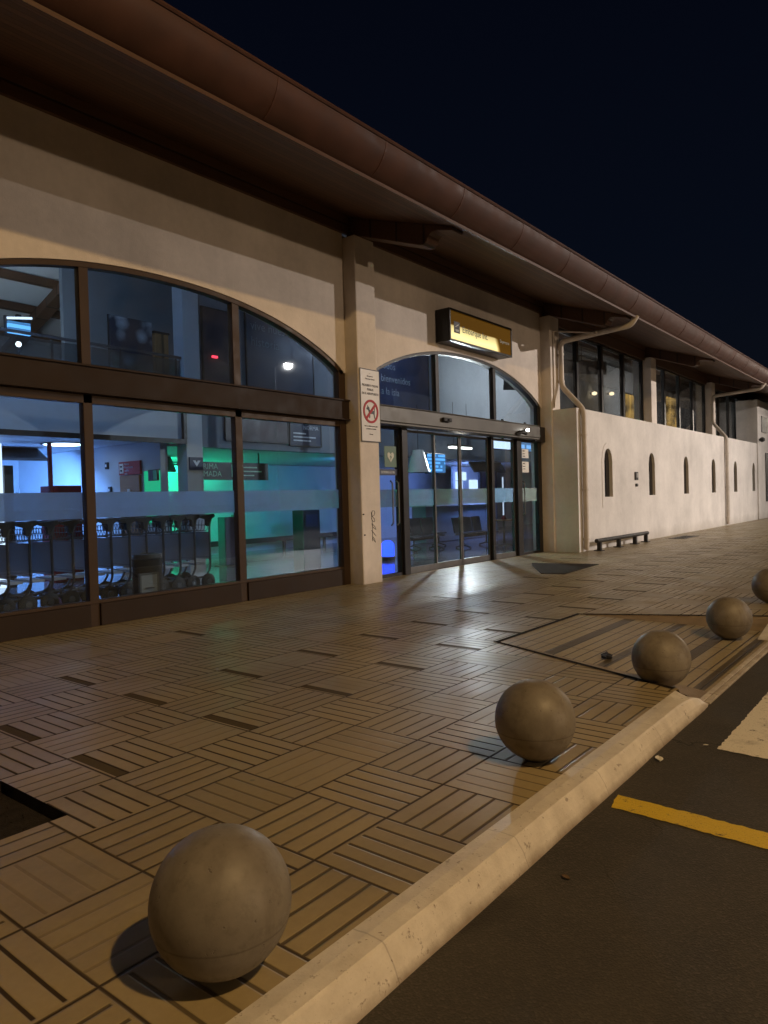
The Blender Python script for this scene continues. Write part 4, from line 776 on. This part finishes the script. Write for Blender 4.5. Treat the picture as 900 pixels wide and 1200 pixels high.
t_ = thing('security_camera', 'small black camera with a bright white lamp on the door header', 'camera', (16.6, 8.7, 3.2)); mb = MB(); mb.tube([(16.35, 8.72, 3.16), (16.5, 8.62, 3.21), (16.7, 8.62, 3.18)], [.03, .05, .045], 10); mb.box(16.52, 16.58, 8.62, 8.735, 3.21, 3.26); mb.build('body', 'black', t_)
mb = MB(); mb.lathe([(.001, -.045), (.035, -.03), (.047, 0), (.035, .03), (.001, .045)], (16.84, 8.64, 3.28), 12); mb.build('bulb', 'whitebulb', t_); mb = MB(); mb.tube([(16.84, 8.68, 3.28), (16.84, 8.738, 3.28)], .03, 8); mb.build('holder', 'black', t_)
t_ = thing('door_sensor', 'small black door sensor in the middle of the steel header', 'sensor', (12.1, 8.7, 3.3)); mb = MB(); mb.box(13.0, 13.32, 8.66, 8.739, 3.25, 3.34); mb.build('case', 'black', t_, bevel=.02); mb = MB(); mb.lathe([(.001, -.02), (.03, -.01), (.03, .01), (.001, .02)], (13.16, 8.655, 3.29), 10); mb.build('eye', 'slitglass', t_)
t_ = thing('sticker', 'dark green sticker with a pale heart on the left side light', 'sticker', (11.6, 9.07, 2.25)); mb = MB(); mb.box(11.40, 11.80, 9.076, 9.0835, 2.25, 2.68); mb.build('sheet', 'aed', t_)
hp = [(0, -.11), (.10, .0), (.105, .06), (.07, .095), (.03, .085), (0, .05), (-.03, .085), (-.07, .095), (-.105, .06), (-.10, .0)]
mb = MB(); mb.prism([(11.6 + x, 2.46 + z) for x, z in hp], 9.071, 9.0755, 'y'); mb.build('heart', 'aedw', t_); mb = MB(); mb.prism([(11.62, 2.52), (11.56, 2.45), (11.6, 2.45), (11.58, 2.39), (11.64, 2.47), (11.6, 2.47)], 9.067, 9.0705, 'y'); mb.build('bolt_mark', 'aed', t_)
t_ = thing('sticker', 'long dark sticker strip under the green heart sticker', 'sticker', (11.5, 9.07, 2.1)); mb = MB(); mb.box(11.22, 11.84, 9.0775, 9.0835, 2.08, 2.21); mb.build('sheet', 'navy', t_); lettering(('DESFIBRILADOR',), .07, (11.27, 9.0765, 2.12), 'whitetext', t_, squash=.9)
for q, (z0, z1) in enumerate(((2.60, 2.84), (2.21, 2.50))):
    t_ = thing('notice', ('upper of two pale paper notices on the right side light', 'lower of two pale paper notices on the right side light')[q], 'notice', (17.5, 9.07, z0)); mb = MB(); mb.box(17.33, 17.70, 9.078, 9.0835, z0, z1); mb.build('sheet', 'paper', t_); lettering(('AVISO', 'horario', 'entrada'), .045, (17.36, 9.077, z1 - .07), 'ink', t_, gap=1.5)
t_ = thing('intercom', 'small dark intercom plate on the white wall between the first two slit windows', 'intercom', (22.95, 7.98, 1.75)); mb = MB(); mb.box(22.82, 23.08, 7.96, 7.998, 1.98, 2.24); mb.build('plate', 'dark', t_, bevel=.008); mb = MB(); mb.box(22.88, 23.02, 7.95, 7.959, 2.06, 2.2); mb.build('cover', 'panel', t_)
t_ = thing('valve_box', 'small dark round fitting below the intercom on the white wall', 'fitting', (22.95, 7.98, 1.8)); mb = MB(); mb.box(22.87, 23.02, 7.95, 7.998, 1.77, 1.87); mb.build('body', 'dark', t_, bevel=.02); mb = MB(); mb.tube([(22.95, 7.95, 1.82), (22.95, 7.93, 1.82)], .02, 8); mb.build('stub', 'steel', t_)
t_ = thing('wall_lamp', 'small dark wall lamp fixed to the end block above the white wall', 'lamp', (40.95, 7.9, 4.15)); mb = MB(); mb.lathe([(.05, -.12), (.13, -.06), (.13, .06), (.05, .12)], (41.15, 7.78, 4.12), 12); mb.build('body', 'dark', t_); mb = MB(); mb.box(41.1, 41.2, 7.82, 7.928, 4.09, 4.15); mb.build('arm', 'dark', t_)
# low rail along the wall
t_ = thing('low_rail', 'low dark rail on short posts along the foot of the white wall', 'rail', (21, 7.75, 0)); mb = MB(); mb.tube([(18.95, 7.72, .28), (23.1, 7.72, .28)], .06, 12); mb.build('bar', 'dark', t_)
for x in (19.15, 20.6, 21.95, 22.95):
    mb = MB(); mb.box(x - .055, x + .055, 7.67, 7.77, .0, .23); mb.box(x - .12, x + .12, 7.62, 7.84, .0, .02); mb.build('post', 'dark', t_)
# painted shade patch and drain grate lying on the paving
mb = MB(); mb.prism([(13.2, 6.55), (13.3, 6.1), (15.45, 6.25), (15.15, 7.75), (14.6, 7.45)], .0, .012, 'z'); tag(mb.build('shade_patch', plain('shade_patch_tone', (.045, .038, .03), .9, var=.3, scale=5, bump=.002, spec=.08)), 'large dark painted shade patch on the paving before the entrance', 'mat')  # shade painted as a flat dark patch, not a real mat
t_ = thing('drain_grate', 'small dark drain grate in the paving by the white wall', 'grate', (25.4, 7.3, 0)); mb = MB(); mb.box(24.6, 26.3, 7.0, 7.08, .001, .012); mb.box(24.6, 26.3, 7.45, 7.53, .001, .012); mb.box(24.6, 24.68, 7.08, 7.45, .001, .012); mb.box(26.22, 26.3, 7.08, 7.45, .001, .012); mb.build('frame', 'dark', t_)
mb = MB()
for k in range(14): mb.box(24.72 + k * .11, 24.77 + k * .11, 7.081, 7.449, .002, .010)
mb.build('grille', 'dark', t_)

# ------------------------------------------------------------------ bollards
def ball():
    r = .24; t = thing('ball_bollard', 'nearest large stone ball bollard by the kerb at the front left', 'bollard', (0, 0, 0), 'stone ball bollards along the kerb')
    bm = bmesh.new(); bmesh.ops.create_uvsphere(bm, u_segments=64, v_segments=40, radius=r)
    for v in bm.verts:
        v.co.z += r
        if v.co.z < .012: v.co.z = .004
        if v.co.z > 2 * r - .006: v.co.z = 2 * r - .006 + (v.co.z - 2 * r + .006) * .3
    me = bpy.data.meshes.new('ball'); bm.to_mesh(me); bm.free()
    for p in me.polygons: p.use_smooth = True
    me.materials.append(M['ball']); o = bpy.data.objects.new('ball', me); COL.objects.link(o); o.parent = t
    g = MB(); g.lathe([(.07, .0005), (.072, .003), (.068, .006), (.05, .008)], (0, 0, 0), 28); g.build('base_ring', 'dark', t)
    return t
b0 = ball()
spots = [(1.525, 1.985, 0., None, 0.), (3.91, 2.005, 0., 'second nearest stone ball bollard, standing on the ribbed paving before the ramp', 1.3),
         (6.2, 1.98, rampz(1.98) + .03, 'middle stone ball bollard, at the near edge of the dropped kerb ramp', 2.7), (8.72, 2.02, rampz(2.02), 'stone ball bollard standing on the far side of the dropped kerb ramp', 4.1),
         (11.12, 2.03, 0., 'farthest stone ball bollard, cut by the right edge of the picture', 5.2)]
for k, (x, y, z, lab, rz) in enumerate(spots):
    o = b0 if k == 0 else dup(b0, (0, 0, 0), lab); o.location = (x, y, z); o.rotation_euler = (0, 0, rz)

# litter and leaves
def leaf(label, x, y, z, s, rz, mat='litter', name='fallen_leaf'):
    mb = MB(); n = 9; pts = []
    for k in range(n): u = k / (n - 1); pts.append((u - .5, .28 * sin(pi * u) ** .8))
    up = [(s * a, s * b, s * (.10 + .25 * b * b + .12 * a * a)) for a, b in pts]; lo = [(s * a, -s * b, s * (.04 + .45 * b * b + .12 * a * a)) for a, b in pts]; mid = [(s * a, 0, s * .03) for a, b in pts]
    mb.v = up + mid + lo; mb.f = [[k, k + 1, n + k + 1, n + k] for k in range(n - 1)] + [[n + k, n + k + 1, 2 * n + k + 1, 2 * n + k] for k in range(n - 1)]
    o = mb.build(name, mat); o.location = (x, y, z); o.rotation_euler = (0, 0, rz); m = o.modifiers.new('Solid', 'SOLIDIFY'); m.thickness = .003
    return tag(o, label, 'leaf')
leaf('pale dry leaf on the asphalt against the kerb end', 4.62, 1.50, RZ + .004, .09, .4, 'paper'); leaf('small brown leaf on the asphalt in front of the yellow line', 2.95, 1.38, RZ + .004, .05, 1.2); leaf('tiny pale leaf on the dark asphalt below the curved kerb', 5.05, 1.33, RZ + .004, .035, 2.2, 'paper')
mb = MB(); rs = random.Random(5)
for k in range(4):
    cx_, cy_ = rs.uniform(-.06, .06), rs.uniform(-.05, .05); mb.lathe([(.001, 0), (.05, .006), (.055, .016), (.03, .03), (.001, .034)], (cx_, cy_, 0), 7)
mb.prism([(-.13, -.02), (.1, .05), (.13, .08), (-.1, .04)], .01, .03, 'z')
o = mb.build('litter', 'black'); o.location = (6.98, 2.74, rampz(2.74) + .002); tag(o, 'small dark crumpled piece of litter lying on the ramp', 'litter')

# ------------------------------------------------------------------ street lamps (some seen mirrored in the glass, the short one added)
def street_lamp(label, x, y, h, ax, lens, aim, power, col, angle, blend=.5, soft=.25):
    t = thing('street_lamp', label, 'street lamp', (x, y, RZ), 'car park lamps on tall posts, the short one added')
    px_, py_ = x - ax[0], y - ax[1]
    mb = MB(); mb.tube([(px_, py_, RZ), (px_, py_, h * .5), (px_, py_, h + .1)], [.11, .09, .06], 12); mb.lathe([(.2, 0), (.2, .04), (.12, .06)], (px_, py_, RZ), 12); mb.build('post', 'lampmetal', t)
    mb = MB(); mb.tube([(px_, py_, h + .05), (x, y, h + .22)], .04, 8); mb.build('arm', 'lampmetal', t)
    mb = MB(); mb.box(x - .36, x + .36, y - .2, y + .2, h + .10, h + .24); mb.build('head', 'lampmetal', t, bevel=.04)
    mb = MB(); mb.box(x - .30, x + .30, y - .16, y + .16, h + .04, h + .098); mb.build('lens', lens, t)
    L = bpy.data.lights.new('street_light', 'SPOT'); L.energy = power; L.color = col; L.spot_size = radians(angle); L.spot_blend = blend; L.shadow_soft_size = soft
    o = bpy.data.objects.new('street_light', L); COL.objects.link(o); o.parent = t; o.location = (0, 0, h - .02 - RZ)
    o.rotation_euler = (Vector(aim) - Vector((x, y, h))).to_track_quat('-Z', 'Y').to_euler()
    return t
street_lamp('tall car park lamp with an orange head facing the near kerb', 1.9, -7.1, 12.3, (0, 1.4), 'streetlens', (5, 5, 0), 3900, (1., .62, .24), 125)
street_lamp('tall car park lamp with a white head opposite the white wall', 36.9, -20., 11.6, (0, 1.4), 'streetlensw', (28, 8, 2), 34000, (1., .87, .78), 76, 1., .2)
street_lamp('added short fill lamp far across the asphalt, straight in front of the entrance', 13., -36., 6.2, (0, 1.4), 'streetlens', (13, 9, 6.5), 7600, (1., .72, .48), 74, .8, .5)  # added lamp, unseen, lifts the dark wall under the eave
street_lamp('far car park lamp beyond the end of the terminal', 81., 0.5, 8.7, (0, 1.4), 'streetlensw', (50, 6, 1), 8000, (1., .86, .7), 130)

# ------------------------------------------------------------------ interior light, mostly added fill
def area(name, loc, aim, size, power, col, sy=None):
    L = bpy.data.lights.new(name, 'AREA'); L.energy = power; L.color = col; L.size = size; L.shape = 'RECTANGLE'; L.size_y = sy or size
    o = bpy.data.objects.new(name, L); COL.objects.link(o); o.location = loc; o.rotation_euler = (Vector(aim) - Vector(loc)).to_track_quat('-Z', 'Y').to_euler(); return o
def fill_panel(label, loc, aim, size, power, col, sy=None, cord=0.):  # added fill light, no such lamp known in the hall
    """invented housing with a fill light behind its open face"""
    t = thing('fill_panel', label, 'lamp', loc, 'added fill panels inside the hall'); sy = sy or size
    x, y, z = loc; q = (Vector(aim) - Vector(loc)).to_track_quat('-Z', 'Y'); mb = MB(); mb.box(-size / 2 - .04, size / 2 + .04, -sy / 2 - .04, sy / 2 + .04, .02, .08)
    mb.v = [tuple(q @ Vector(v) + Vector(loc)) for v in mb.v]; mb.build('housing', 'steel', t)
    if cord: mb = MB(); mb.tube([(x, y, z + .06), (x, y, z + cord)], .012, 6); mb.build('cord', 'dark', t)
    o = area('fill_light', (0, 0, 0), (0, 0, -1), size, power, col, sy); o.parent = t; o.rotation_euler = q.to_euler(); return t
fill_panel('added wide blue fill panel over the lounge behind the middle pane', (7.3, 16.8, 2.9), (7.4, 18.2, 0), 1.4, 400, (.20, .44, 1.), 1.)
fill_panel('added wide blue fill panel over the left end of the lounge', (4.6, 17., 2.9), (4.6, 18.2, 0), 1.4, 240, (.20, .44, 1.), 1.)
def fill_uplight(label, x, y, power, col):  # light added to brighten the lounge ceiling, hidden behind the trolleys
    t = thing('fill_uplight', label, 'lamp', (x, y, 0), 'added blue fill lights on the lounge floor'); mb = MB(); mb.lathe([(.16, 0), (.16, .22), (.13, .25), (.13, .2)], (x, y, 0), 16); mb.build('housing', 'dark', t)
    L = bpy.data.lights.new('fill_light', 'SPOT'); L.energy = power; L.color = col; L.spot_size = radians(104); L.spot_blend = .5; L.shadow_soft_size = .1
    o = bpy.data.objects.new('fill_light', L); COL.objects.link(o); o.parent = t; o.location = (0, 0, .3); o.rotation_euler = (pi, 0, 0)
fill_uplight('added fill light throwing blue on the lounge ceiling, left one', 5.4, 15.8, 190, (.22, .44, 1.)); fill_uplight('added fill light throwing blue on the lounge ceiling, right one by the partition', 7.9, 15.6, 190, (.22, .44, 1.))
fill_panel('added green fill panel in the ceiling of the recess by the hanging word sign', (10.7, 16.1, 2.7), (10.5, 18.2, 1.6), 1.0, 360, (.02, 1., .40), .5)
fill_panel('added blue green fill panel behind the right pane of the big window', (16.4, 14.2, 2.72), (16.6, 17.6, .6), 1.2, 34, (.10, .46, 1.), .6)
fill_panel('added pale fill panel over the check in counter', (23.4, 13.8, 2.74), (23.8, 16.6, .6), 1.8, 170, (.28, .41, 1.), .6)
fill_panel('added hanging fill panel high over the entrance', (15.8, 10.6, 6.3), (16.2, 13.6, 3.4), 1.6, 70, (.62, .70, .86), .5, 1.2)
fill_panel('added hanging fill panel high over the luggage trolleys', (5.5, 10.4, 6.3), (6.5, 13.6, 3.6), 1.6, 60, (.30, .50, .86), .5, 1.1)
fill_panel('added upward fill panel lighting the far roof slope upstairs', (6., 15.6, 5.), (7.5, 19., 8.2), 1.2, 85, (.78, .84, .86), .6)
fill_panel('added hanging fill panel in the room behind the first high window', (25., 10.6, 6.2), (27, 14., 6.4), 2., 100, (.85, .8, .76), .4, 1.)
fill_panel('added hanging fill panel in the room behind the second high window', (37., 10.8, 6.3), (40, 14., 6.6), 2., 110, (.85, .78, .7), .4, 1.)
fill_panel('added hanging fill panel above the entrance arch, near the grey inner wall', (22., 11.4, 5.4), (24, 14., 6.), 1.4, 42, (.78, .77, .74), .4, 2.2)
L = bpy.data.lights.new('entrance_light', 'SPOT'); L.energy = 1000; L.color = (1., .93, .8); L.spot_size = radians(100); L.spot_blend = .7; L.shadow_soft_size = .12
o = bpy.data.objects.new('entrance_light', L); COL.objects.link(o); o.location = (19.5, 12.4, 3.1); o.rotation_euler = (Vector((9, 5.2, 0)) - o.location).to_track_quat('-Z', 'Y').to_euler()

# ------------------------------------------------------------------ night sky
W = bpy.data.worlds.new('World'); S.world = W; W.use_nodes = True; nt = W.node_tree; nt.nodes.clear()
out = nt.nodes.new('ShaderNodeOutputWorld'); bg = nt.nodes.new('ShaderNodeBackground'); tc = nt.nodes.new('ShaderNodeTexCoord'); sp = nt.nodes.new('ShaderNodeSeparateXYZ'); cr = nt.nodes.new('ShaderNodeValToRGB')
nt.links.new(tc.outputs['Generated'], sp.inputs[0]); nt.links.new(sp.outputs[2], cr.inputs[0]); nt.links.new(cr.outputs[0], bg.inputs[0]); nt.links.new(bg.outputs[0], out.inputs[0])
e = cr.color_ramp.elements; e[0].position = .0; e[0].color = (.0048, .0062, .0105, 1); e[1].position = .75; e[1].color = (.0010, .0017, .0052, 1)
m = cr.color_ramp.elements.new(.3); m.color = (.0024, .0040, .0092, 1)
bg.inputs[1].default_value = .62

# ------------------------------------------------------------------ camera
cam = bpy.data.cameras.new('Camera'); co = bpy.data.objects.new('Camera', cam); COL.objects.link(co); S.camera = co
cam.sensor_fit = 'VERTICAL'; cam.sensor_height = 36.; cam.lens = 837.19 / 1200 * 36.; cam.clip_end = 3000; cam.clip_start = .05
yaw, pit, roll = radians(51.31112), radians(-1.04719), radians(-1.59336)
fw = Vector((sin(yaw) * cos(pit), cos(yaw) * cos(pit), sin(pit))); r = Vector((cos(yaw), -sin(yaw), 0)); u = r.cross(fw)
rr = cos(roll) * r + sin(roll) * u; uu = -sin(roll) * r + cos(roll) * u
mt = Matrix((rr, uu, -fw)).transposed().to_4x4(); mt.translation = (0, 0, 1.6); co.matrix_world = mt

S.view_settings.view_transform = 'Standard'; S.view_settings.look = 'None'; S.view_settings.exposure = .4; S.view_settings.gamma = 1.; S.view_settings.use_curve_mapping = False
S.cycles.use_denoising = True; S.cycles.max_bounces = 10; S.cycles.transparent_max_bounces = 24; S.cycles.glossy_bounces = 5; S.cycles.diffuse_bounces = 4; S.cycles.sample_clamp_indirect = 6.; S.cycles.blur_glossy = .4
S.cycles.caustics_reflective = True; S.cycles.caustics_refractive = False
